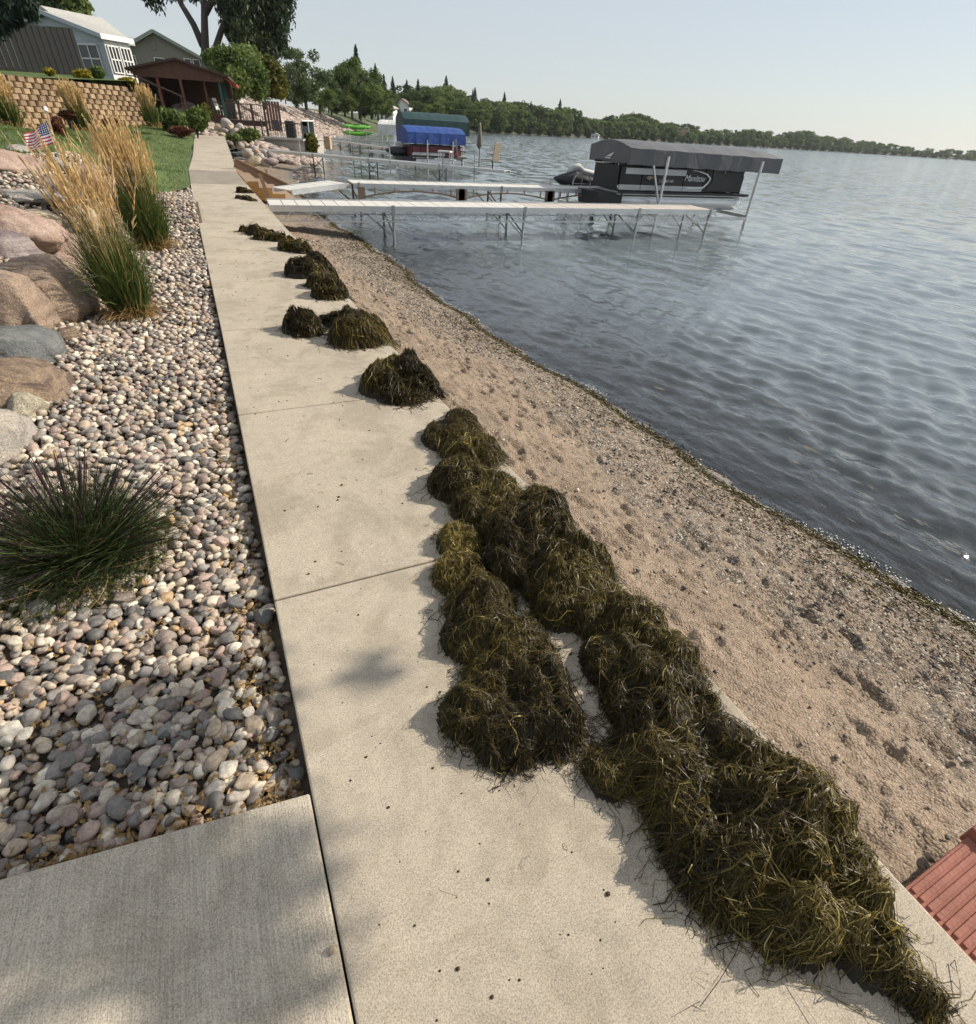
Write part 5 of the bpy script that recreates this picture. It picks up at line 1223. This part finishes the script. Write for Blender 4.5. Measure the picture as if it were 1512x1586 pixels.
# lifts further along the shore
A, B = G(630, 219, .55), G(721, 222, .55); A, B = DP(631, 222, 30), DP(721, 226, 31.5); ang = math.atan2(B[1]-A[1], B[0]-A[0]); Ln = np.linalg.norm((B-A)[:2]); zb = (A[2]+B[2])/2
Lb2, ab2 = frame_at((A[0], A[1], 0), ang)
b2 = lift(Lb2, ab2, Ln, 1.8, zb+.2, 'lift with a bright blue canopy over a silver pontoon boat', (1.2, Ln-.9), M['alu_dull']); arch_canopy(b2, Lb2, ab2, Ln, 1.8, zb, zb+.55, zb+.85, M['canopy_blue'])
pontoon_boat(frame_at(Lb2(.0, .1, 0), ang)[0], ab2, 'silver pontoon boat with maroon panels under the blue canopy', Ln+.1, 1.6, zb-.62, .5, M['cover_maroon'], M['cover_maroon'], False, False)
A, B = DP(626, 205, 40), DP(727, 212, 42); ang = math.atan2(B[1]-A[1], B[0]-A[0]); Ln = np.linalg.norm((B-A)[:2]); zb = (A[2]+B[2])/2; Lb3, ab3 = frame_at((A[0], A[1], 0), ang)
b3 = lift(Lb3, ab3, Ln, 2.2, zb+.3, 'lift with a dark green canopy behind the blue one', (1.2, Ln-1), M['alu_dull']); arch_canopy(b3, Lb3, ab3, Ln, 2.2, zb, zb+.9, zb+1.35, M['canopy_green'])
A, B = DP(586, 206, 50), DP(626, 208, 50); ang = math.atan2(B[1]-A[1], B[0]-A[0]); Ln = np.linalg.norm((B-A)[:2]); zb = (A[2]+B[2])/2-.1; Lb4, ab4 = frame_at((A[0], A[1], 0), ang)
b4 = lift(Lb4, ab4, Ln, 2.2, zb+.3, 'lift with a wrinkled white canopy left of the green one', (.4, Ln-.4), M['alu']); arch_canopy(b4, Lb4, ab4, Ln, 2.2, zb, zb+.8, zb+1.15, M['canopy_white'])
# motor boat under a black cover between the far docks
p = DP(618, 234, 31); mb = empty('covered_boat', p, 'small boat under a black cover left of the blue canopy', 'boat', 'boats on lifts')
MB().tube([p+np.array([-.75, .25, .02]), p+np.array([-.45, .15, .0]), p+np.array([0, 0, .0]), p+np.array([.7, -.2, .0])], [.05, .2, .26, .22], 10).build('hull', M['cover_black'], mb, True)
MB().box(p+np.array([.05, 0, .33]), (.5, .35, .3)).build('console_cover', M['cover_grey'], mb, bevel=.1)
for k, (qa, qb, lab) in enumerate([((508, 217), (628, 233), 'low grey dock between the landing and the blue lift'), ((500, 211), (610, 214), 'farther grey dock behind the kayak rack'), ((560, 222), (640, 226), 'short grey dock beside the covered boat')]):
    A = G(*qa, -.15) if k != 1 else DP(*qa, 52); B = G(*qb, -.15) if k != 1 else DP(*qb, 52)
    if k == 2: A, B = DP(*qa, 36), DP(*qb, 36)
    A[2] = B[2] = -.15
    Ld = np.linalg.norm(B-A); dock('far_dock', A, B, 1.0, lab, 'panel', 1.2, (M['alu_dull'], M['alu_dull']), False, tuple(np.arange(.5, Ld, 2.0)), M['steel_dark'], 100)
# kayaks on a rack
kr = DP(555, 212, 50); rk = empty('kayak_rack', kr, 'metal rack at the shore holding green kayaks', 'rack')
for u in (-.8, .8):
    for v in (0, .7): MB().tube([kr+np.array([u, v, -.4]), kr+np.array([u, v, 1.0])], .03, 6).build('post', M['alu'], rk)
    for z in (.12, .62): MB().bar(kr+np.array([u, 0, z]), kr+np.array([u, .7, z]), .05, .04).build('arm', M['alu'], rk)
for i, (z, lab) in enumerate(((.28, 'bright green kayak on the lower rack arms'), (.78, 'bright green kayak on the upper rack arms'))):
    k_ = MB(); k_.tube([kr+np.array([x, .35, z+w]) for x, w in ((-1.5, .06), (-1.1, 0), (-.4, -.02), (.4, -.02), (1.1, 0), (1.5, .06))], [.02, .13, .19, .19, .13, .02], 10)
    ko = empty('kayak', kr+np.array([0, .35, z-.2]), lab, 'kayak', 'green kayaks on the rack'); k_.build('hull', M['kayak'], ko, True); MB().box(kr+np.array([0, .35, z+.17]), (.6, .26, .04)).build('cockpit', M['black'], ko, bevel=.01)
# far buildings
def far_house(px, dist, z, w, h, wallm, roofm, label, rz):
    p = at_dist(px, dist, z); root = empty('far_house', p, label, 'house', 'houses on the far shores'); Lh, ah = frame_at(p, rz)
    MB().prism([Lh(-w/2, 0, -1.5), Lh(w/2, 0, -1.5), Lh(w/2, 0, h), Lh(0, 0, h*1.55), Lh(-w/2, 0, h)], ah[1]*w*1.3).build('wall', wallm, root)
    r_ = MB()
    for s in (-1, 1): r_.prism([Lh(s*(w/2+.4), -.4, h-.25), Lh(0, -.4, h*1.55+.05), Lh(0, -.4, h*1.55+.3), Lh(s*(w/2+.4), -.4, h)], ah[1]*(w*1.3+.8))
    r_.build('roof', roofm, root)
    for u in (-w*.25, w*.25): MB().box(Lh(u, -.03, h*.45), (w*.2, .08, h*.4), ah).build('window', M['glass'], root)
far_house(623, 215, 3.2, 5.0, 2.6, M['white'], M['shingle_brown'], 'small cream house with brown roof among the trees above the white canopy', R(-30))
far_house(597, 175, 2.4, 4.2, 2.0, M['white'], M['shingle_pale'], 'white cottage half hidden by trees left of the cream house', R(-30))
far_house(1056, 540, 1.5, 10, 5, M['peach'], M['shingle_brown'], 'tan house on the far shore behind the charcoal canopy', R(-45))
far_house(922, 398, -.3, 4.5, 1.4, M['white'], M['shingle_pale'], 'tiny white boathouse on the far shore left of the canopy', R(-40))
far_house(1280, 860, 1.5, 12, 6, M['white'], M['shingle_pale'], 'distant white house on the far right shore', R(-50))

# ------------------------------------------------------------------ trees and shrubs
def limb_paths(H, seed, spread=.3, n=6):
    g = np.random.default_rng(seed); out = []
    for k in range(n):
        z0 = H*g.uniform(.25, .55); th = k*2.4+g.uniform(-.4, .4); L = H*spread*g.uniform(.7, 1.1)
        out.append([(0, 0, z0), (math.cos(th)*L*.4, math.sin(th)*L*.4, z0+L*.45), (math.cos(th)*L*.85, math.sin(th)*L*.85, z0+L*1.0)])
    return out
def deciduous(seed, H=10.0, leaf='green', n=4200, ls=.42, wide=.33, low=.18):
    g = np.random.default_rng(seed); lumps = []
    for k in range(32):
        z = low+(.88-low)*g.random()**.8; rmax = wide*H*math.sin(math.pi*min(1, max(.05, (z-low*.6)/(1.08-low*.6))))**.7
        th = g.uniform(0, 6.28); r_ = rmax*g.uniform(.3, 1.05); s = H*g.uniform(.085, .16)
        lumps.append((r_*math.cos(th), r_*math.sin(th), z*H-.05*H, s, s, s*g.uniform(.7, 1.0)))
    C2, lum = cloud(lumps, n, .5); me = leaf_quads(C2, ls, 'crown', .7, .3, lum); me.materials.append(LEAF[leaf])
    t_ = MB(); t_.tube([(0, 0, -1.0), (.05*H*.2, 0, H*.25), (0, .02*H, H*.55), (0, 0, H*.8)], [.032*H, .024*H, .015*H, .004*H], 7)
    for p in limb_paths(H, seed, wide*.62): t_.tube(p, [.012*H, .008*H, .003*H], 5)
    tm = bpy.data.meshes.new('trunk'); tm.from_pydata(t_.v, [], t_.f); tm.update(); tm.materials.append(M['bark'])
    return me, tm
def conifer(seed, H=10.0, n=3400, ls=.5, wide=.24):
    g = np.random.default_rng(seed); z = 1-g.random(n)**.6; lay = np.floor(z*16)/16; z = lay+(z-lay)*.85+.02+.01*g.normal(size=n)
    th = g.uniform(0, 6.28, n); r_ = wide*H*(1-z)**.85*(g.random(n)**.5)*(1+.25*np.sin(th*5+lay*40)); zz_ = (z+.06)*H-.12*r_
    C2 = np.stack([r_*np.cos(th), r_*np.sin(th), zz_], 1); me = leaf_quads(C2, ls, 'crown', .35, .5, g.random(n)); me.materials.append(LEAF['spruce'])
    t_ = MB(); t_.tube([(0, 0, -1), (0, 0, H*.5), (0, 0, H*1.02)], [.02*H, .013*H, .002*H], 6); tm = bpy.data.meshes.new('trunk'); tm.from_pydata(t_.v, [], t_.f); tm.update(); tm.materials.append(M['bark'])
    return me, tm
VAR = {k: [deciduous(40+i+10*j, 10, k, 8000, .36, .44, .06) for i in range(3)] for j, k in enumerate(('green', 'dark', 'pale'))}
VAR['spruce'] = [conifer(90+i) for i in range(3)]
VAR['far'] = [deciduous(140+i, 10, 'dark' if i % 2 else 'green', 4200, .5, .36, .02) for i in range(6)]
def plant_tree(kind, k, base, H, label, group, wide=1.0, name='tree'):
    root = empty(name, base, label, 'tree', group, random.uniform(0, 6.28)); cm, tm = VAR[kind][k % len(VAR[kind])]
    link(cm, 'crown', root); link(tm, 'trunk', root); s = H/10; root.scale = (s*wide, s*wide, s); return root
def top_z(px, py, dist):
    d = ray(px, py); return CAMH+d[2]/math.hypot(d[0], d[1])*dist
TOPS = [(600, 150), (631, 132), (659, 133), (684, 132), (716, 146), (745, 150), (765, 151), (788, 155), (820, 163), (845, 166), (873, 165), (898, 179), (925, 178), (953, 175), (996, 178), (1021, 188), (1036, 189), (1072, 194), (1112, 200), (1159, 199), (1198, 206), (1242, 201), (1275, 211), (1301, 213), (1348, 219), (1379, 223), (1431, 230), (1508, 232), (1600, 240), (2300, 285)]
x = 628.0; k = 0
while x < 1760:
    d = far_dist(x); step_ = float(np.interp(x, [628, 900, 1300, 1760], [15, 13, 12, 22]))
    for row in range(3):
        xx_ = x+random.uniform(-4, 4)+row*step_*.4; dd = d+(3, 14, 30)[row]*(1+d/600); tp = np.interp(xx_, [a for a, b in TOPS], [b for a, b in TOPS])+(random.uniform(6, 18) if row == 0 else random.uniform(-2, 8))*min(1, 300/d+.3)
        z0 = (.2, .9, 1.4)[row]; Hh = max(5, (top_z(xx_, tp, dd)-z0)/.87); base = at_dist(xx_, dd, z0)
        sp_ = (k % 9 == 4 and xx_ < 900)
        plant_tree('spruce' if sp_ else 'far', k, base, Hh*(1.05 if sp_ else 1), 'dark spruce standing in the tree line of the far shore' if sp_ else 'leafy tree in the tree line of the far shore', 'trees of the far shore', 1.0 if sp_ else random.uniform(1.0, 1.7))
        k += 1
    x += step_
x = 640.0
while x < 1740:                                        # low growth down to the water
    d = far_dist(x); plant_tree('far', k, at_dist(x, d+1.2, -.2), random.uniform(3.2, 5.2)*(1+d/1500), 'low bush at the waterline of the far shore', 'bushes of the far shore', random.uniform(1.5, 2.2), 'bush'); k += 1
    x += float(np.interp(x, [640, 900, 1300, 1740], [17, 15, 13, 24]))
# trees on the near hillside, each at its own place
HT = [('pale', 476, 78, 92, 1.15, 'pale airy tree standing alone right of the big drooping tree'), ('green', 445, 125, 85, 1.0, 'small green tree at the top of the riprap slope'), ('dark', 535, 108, 118, 1.0, 'dark leafy tree left of the tall leafy tree'),
      ('green', 558, 94, 122, 1.15, 'tall broad leafy tree above the kayak rack'), ('spruce', 559, 78, 150, 1.0, 'spruce tip rising behind the tall broad leafy tree'), ('spruce', 586, 105, 150, 1.1, 'dark spruce right of the tall broad leafy tree'), ('dark', 577, 122, 128, 1.1, 'dark tree under the right spruce'),
      ('spruce', 598, 120, 170, 1.0, 'slim spruce beside the white cottage'), ('spruce', 611, 123, 190, 1.0, 'slender lone spruce above the cream house'), ('dark', 604, 142, 180, 1.2, 'low dark tree beside the cream house'), ('green', 510, 138, 105, 1.3, 'rounded low green tree above the riprap'),
      ('pale', 490, 146, 98, 1.2, 'pale low tree at the edge of the hillside lawn'), ('dark', 640, 140, 225, 1.2, 'dark tree right of the cream house'), ('spruce', 632, 128, 235, 1.1, 'pointed spruce right of the cream house'), ('dark', 655, 140, 235, 1.1, 'broad dark tree above the green canopy'),
      ('green', 672, 136, 240, 1.1, 'green tree above the right end of the green canopy'), ('green', 424, 138, 62, 1.3, 'round green bush at the top of the bank behind the deck'), ('dark', 452, 146, 80, 1.5, 'low dark thicket above the left part of the riprap'), ('green', 470, 140, 100, 1.5, 'low thicket under the pale airy tree'), ('dark', 522, 140, 112, 1.5, 'dense low thicket left of the tall broad leafy tree'), ('green', 540, 148, 112, 1.3, 'bright low thicket at the foot of the tall broad leafy tree'), ('green', 582, 150, 130, 1.4, 'low green thicket behind the kayak rack'), ('dark', 565, 135, 140, 1.4, 'deep green tree behind the tall broad leafy one'), ('green', 600, 158, 160, 1.5, 'low thicket beside the white cottage'), ('dark', 645, 158, 205, 1.6, 'low thicket right of the cream house'), ('green', 672, 160, 215, 1.7, 'low thicket above the middle of the green canopy'), ('dark', 705, 158, 235, 1.8, 'low thicket above the right end of the green canopy'), ('green', 735, 162, 262, 1.8, 'low thicket at the bend of the bay'),
      ('dark', 461, 100, 96, .9, 'dark leafy tree close behind the pale airy tree'), ('green', 496, 116, 108, 1.0, 'green tree right of the pale airy tree'), ('dark', 514, 120, 116, 1.0, 'dark tree in the dip of the hillside skyline'), ('green', 546, 102, 135, 1.0, 'tree behind the left half of the tall broad leafy tree'), ('dark', 576, 114, 140, 1.0, 'tree behind the right half of the tall broad leafy tree'), ('green', 592, 136, 150, 1.1, 'green tree left of the white cottage'), ('dark', 616, 148, 230, 1.1, 'dark tree behind the cream house'), ('green', 628, 150, 245, 1.1, 'green tree behind the cream house roof'), ('dark', 438, 112, 70, 1.0, 'dark tree at the right edge of the big drooping tree'),
      ('spruce', 731, 141, 290, .6, 'thin spire-like spruce in the far tree line')]
for k, (kind, px, py, dist, wd_, lab) in enumerate(HT):
    z0 = 2.3 if dist > 100 else 2.8; b = at_dist(px, dist, z0); plant_tree(kind, k, b, (top_z(px, py, dist)-z0)/(.98 if kind == 'spruce' else .88), lab, 'trees on the hillside', wd_)
def big_plant(name, cat, label, lumps_px, dep, leaf, n, ls, stems, group=None, drape=.3, aspect=.6, dpt=1.0, foot=None):
    """a plant described by clumps at (px, py, half-width px, half-height px, depth offset)"""
    L = []; k = dep/F
    for px, py, rw, rh, do in lumps_px:
        p = DP(px, py, dep+do); L.append((p[0], p[1], p[2], rw*k, (rw+rh)/2*k*dpt, rh*k))
    base = foot if foot is not None else np.array([np.mean([q[0] for q in L]), np.mean([q[1] for q in L]), min(q[2]-q[5] for q in L)])
    root = empty(name, base, label, cat, group); C2, lum = cloud(L, n, .5)
    link(leaf_quads(C2-base, ls, 'foliage', aspect, drape, lum), 'crown' if cat == 'tree' else 'foliage', root, LEAF[leaf])
    st = MB()
    for pts_, rs in stems: st.tube(pts_, rs, 8)
    if not stems:
        for q in L[:5]: st.tube([base-np.array([0, 0, .2]), (base+np.array(q[:3]))/2+np.array([0, 0, .1]), np.array(q[:3])], [.04*k*30/4+.02, .02, .008], 5)
    st.build('trunk' if cat == 'tree' else 'stems', M['bark'], root, True)
    return root
D_ = 54; T = lambda x, y, do=0: DP(x, y, D_+do)
wl_ = [(392, 20, 48, 50, 0), (418, 40, 26, 40, 1), (432, 30, 16, 42, 0), (365, 30, 26, 36, 1), (400, 70, 26, 22, 0), (420, 78, 14, 20, 0), (380, 60, 24, 28, -1), (372, -10, 40, 34, 0), (415, -30, 46, 44, 0), (335, -30, 40, 30, 2), (300, -45, 46, 36, 0), (262, -22, 34, 20, 0), (240, 4, 16, 14, 0), (230, -12, 22, 14, 0), (300, -8, 14, 10, 0), (345, 8, 16, 18, 0), (356, 50, 10, 22, 0), (440, 0, 20, 36, 0), (425, 55, 16, 30, 1), (392, 85, 14, 10, 0)]
stems = [([T(322, 150), T(318, 80), T(317, 40), T(316, 0), T(320, -60)], [.65, .42, .36, .30, .2]), ([T(314, 70), T(300, 38), T(280, 5), T(262, -40)], [.38, .32, .26, .15]), ([T(330, 150), T(333, 78), T(342, 50), T(350, 25), T(372, -20)], [.42, .32, .28, .22, .12]), ([T(318, 20), T(340, -20), T(390, -40)], [.35, .28, .1]), ([T(345, 42), T(370, 25), T(400, 20)], [.3, .2, .08]), ([T(350, 25), T(395, 45), T(418, 70)], [.2, .14, .05])]
big_plant('drooping_tree', 'tree', 'tall dark drooping tree with forked trunk behind the pavilion', wl_, D_, 'willow', 15000, .55, stems, None, 1.6, .34, 1.0, T(322, 150))
# foliage entering at the top left corner: a spruce near the fence, and a broad tree behind the white house
sb = np.array(DP(-55, 110, 21)); sl = [(8, 6, 26, 9, 0), (30, 14, 24, 9, 0), (46, 22, 13, 9, 0), (-10, 20, 30, 14, 0), (10, 32, 18, 10, 0), (24, 30, 14, 9, 0), (4, 46, 12, 8, 0), (-25, 50, 24, 14, 0), (-20, -10, 44, 16, 0), (30, -6, 26, 8, 0), (44, 4, 16, 8, 0), (-40, 80, 30, 16, 0), (-40, -50, 40, 20, 0)]
big_plant('spruce_tree', 'tree', 'dark spruce boughs hanging in at the top left corner above the fence', sl, 21, 'spruce', 6500, .34, [([sb-np.array([0, 0, 1]), np.array(DP(-60, 0, 21)), np.array(DP(-62, -120, 21))], [.3, .22, .1]), ([DP(-60, 20, 21), DP(-10, 18, 21), DP(40, 20, 21)], [.08, .05, .015]), ([DP(-60, -10, 21), DP(0, 0, 21), DP(45, 6, 21)], [.08, .05, .015])], None, 1.2, .22, .8, sb)
tb_ = np.array(DP(95, 80, 62)); big_plant('broad_tree', 'tree', 'broad green tree rising behind the white house roof', [(95, -5, 34, 26, 0), (70, 0, 30, 24, 0), (118, 8, 22, 26, 0), (128, 36, 14, 14, 0), (112, 30, 22, 18, 0), (60, -30, 40, 24, 0), (100, -30, 36, 22, 0), (85, 22, 24, 14, 0)], 62, 'green', 6500, .62, [([tb_-np.array([0, 0, 3]), np.array(DP(92, 20, 62)), np.array(DP(90, -30, 62))], [.5, .35, .15])], None, .4, .65, 1.0, tb_)
big_plant('bushy_tree', 'tree', 'bushy green tree spreading over the deck right of the pavilion', [(352, 92, 28, 20, 0), (375, 100, 26, 24, 0), (395, 118, 22, 24, -.5), (370, 128, 24, 20, -1), (345, 112, 22, 20, 0), (330, 92, 18, 14, 1), (398, 140, 18, 16, 0), (385, 84, 20, 14, 1), (358, 145, 18, 12, 0)], 38, 'green', 9000, .26, [], None, .4, .55, 1.0, np.array([2.9, 51, 1.8]))
big_plant('bushy_tree', 'tree', 'olive yellow bushy tree at the right edge of the green one', [(418, 108, 18, 18, 0), (430, 122, 16, 22, 0), (412, 130, 18, 20, 0), (432, 142, 12, 12, 0), (408, 98, 12, 10, 0)], 42, 'olive', 4200, .28, [], None, .4, .55, 1.0, np.array([6.2, 55, 1.9]))
SHR = [('green', 262, 184, 28, 20, 24.5, 'large leafy green shrub at the foot of the wall end', 3400), ('green', 305, 186, 22, 20, 25, 'rounded green shrub beside the walkway end', 3000), ('olive', 318, 174, 12, 14, 26, 'yellow-green shrub in front of the pavilion post', 1400),
       ('red', 280, 203, 22, 9, 23.5, 'low dark red barberry at the lawn corner near the walkway', 1700), ('red', 88, 200, 14, 22, 14.5, 'dark red barberry right of the flag', 1600), ('red', 172, 190, 16, 9, 19.5, 'dark red barberry behind the plumes at the wall foot', 1200), ('red', 106, 178, 15, 10, 18, 'small dark red shrub at the wall foot', 900),
       ('yellow', 76, 111, 10, 6, 23.2, 'small yellow shrub on top of the wall at the fence', 700), ('yellow', 128, 115, 15, 8, 24.4, 'bright yellow shrub on top of the wall at the fence end', 1300), ('yellow', 198, 126, 14, 6, 26.5, 'yellow shrub on the wall top near the handrail', 1000), ('green', 152, 112, 12, 12, 25.2, 'dark green climbing rose under the house window', 900),
       ('green', 385, 208, 24, 12, 29.5, 'low green shrub below the deck and landing', 2000), ('green', 362, 213, 16, 6, 28, 'low ground cover beside the walkway end', 900), ('olive', 483, 224, 12, 20, 32.5, 'yellow-green shrub growing beside the landing wall', 1800),
       ('dark', 330, 170, 12, 14, 33, 'dark shrub in the shade under the pavilion eave', 800)]
for leaf, px, py, rw, rh, dep, lab, n in SHR:
    lm = [(px+rw*.55*math.cos(t_)*random.uniform(.4, 1), py+rh*.45*math.sin(t_)*random.uniform(.4, 1), rw*.5, rh*.52, 0) for t_ in np.arange(0, 6.28, .8)]+[(px, py, rw*.6, rh*.6, 0)]
    p = DP(px, py+rh, dep); big_plant('shrub', 'shrub', lab, lm, dep, leaf, n, .16 if leaf != 'red' else .10, [], 'garden shrubs', .2, .6, 1.0, p)
# smaller reed grasses by the wall
for px, py, dep, hgt, lab in ((131, 202, 18.5, .75, 'small reed grass clump before the wall, right of the flag'), (238, 196, 23, .8, 'small reed grass clump next to the leafy green shrub'), (22, 196, 17, .8, 'small reed grass clump leaning over the stacked block wall')):
    p = DP(px, py, dep); reed_clump(p, hgt*1.0, hgt*1.45, .22, 420, 130, lab, .028, .42, 'small reed grass clumps by the wall', (-.05, 0))
# short grass blades over the lawn
n = 26000; yq = 13.2+rng.random(n)*24; xq = lawn_r(yq)-.02-rng.random(n)**.8*(6+.0*yq); hb = rng.uniform(.03, .07, n); P = np.zeros((n, 3, 3)); bx = rng.normal(0, .02, n); by = rng.normal(0, .02, n); zq = land_z(xq, yq)+.01
for s, u_ in enumerate((0, .6, 1)): P[:, s] = np.stack([xq+bx*u_, yq+by*u_, zq+hb*u_], -1)
o = link(ribbons(P, .012*rng.uniform(.6, 1.4, n), None, True, None, 'grass'), 'grass', lawn, M['blade']); o['kind'] = 'stuff'
# a leafy limb overhead, just behind the camera, whose shade falls on the side path and near pebbles
tb0 = np.array([5.2, -4.6, -.5]); lump = []
for cx, cy_, r_ in ((-1.05, .35, .55), (-.75, .95, .5), (-1.5, .9, .55), (-.45, .2, .35), (-1.9, 0.3, .6), (-.55, -.2, .4), (.18, 1.22, .16), (-.3, 1.3, .30), (-1.2, 1.4, .4), (-.6, 1.35, .35), (-.35, .62, .42), (-.4, -.6, .45), (-1.1, -.3, .6)):
    if r_ == 0: continue
    Lr = 7.2; q = np.array([cx, cy_, 0])+SDIR*Lr; lump.append((q[0], q[1], q[2], r_*.62, r_*.9, r_*.5))
Cc, lum = cloud(lump, 3300, .1); rt = empty('shade_tree', tb0, 'leafy shore tree behind the camera shading the side path', 'tree')
link(leaf_quads(Cc-tb0, .12, 'crown', .7, .2, lum), 'crown', rt, LEAF['green']); cm_ = np.mean([l[:3] for l in lump], axis=0)
MB().tube([tb0, tb0+np.array([.1, .8, 2.2]), cm_*.6+tb0*.4+np.array([.2, -.2, .9]), cm_+np.array([.1, -.6, .1])], [.16, .13, .08, .02], 8).build('trunk', M['bark'], rt, True)

# ------------------------------------------------------------------ thin summer haze over the lake
hz = MB().box((0, 0, 18.3), (5200, 5200, 43.4)); t = NT('haze'); t.t.nodes.remove(t.b); pv_ = t.n('VolumePrincipled', Color=(.80, .87, .93, 1), Density=.0001); pv_.inputs['Anisotropy'].default_value = .3; t.set(t.out.inputs['Volume'], pv_.outputs[0])
tag(hz.build('haze', t.m), kind='stuff')
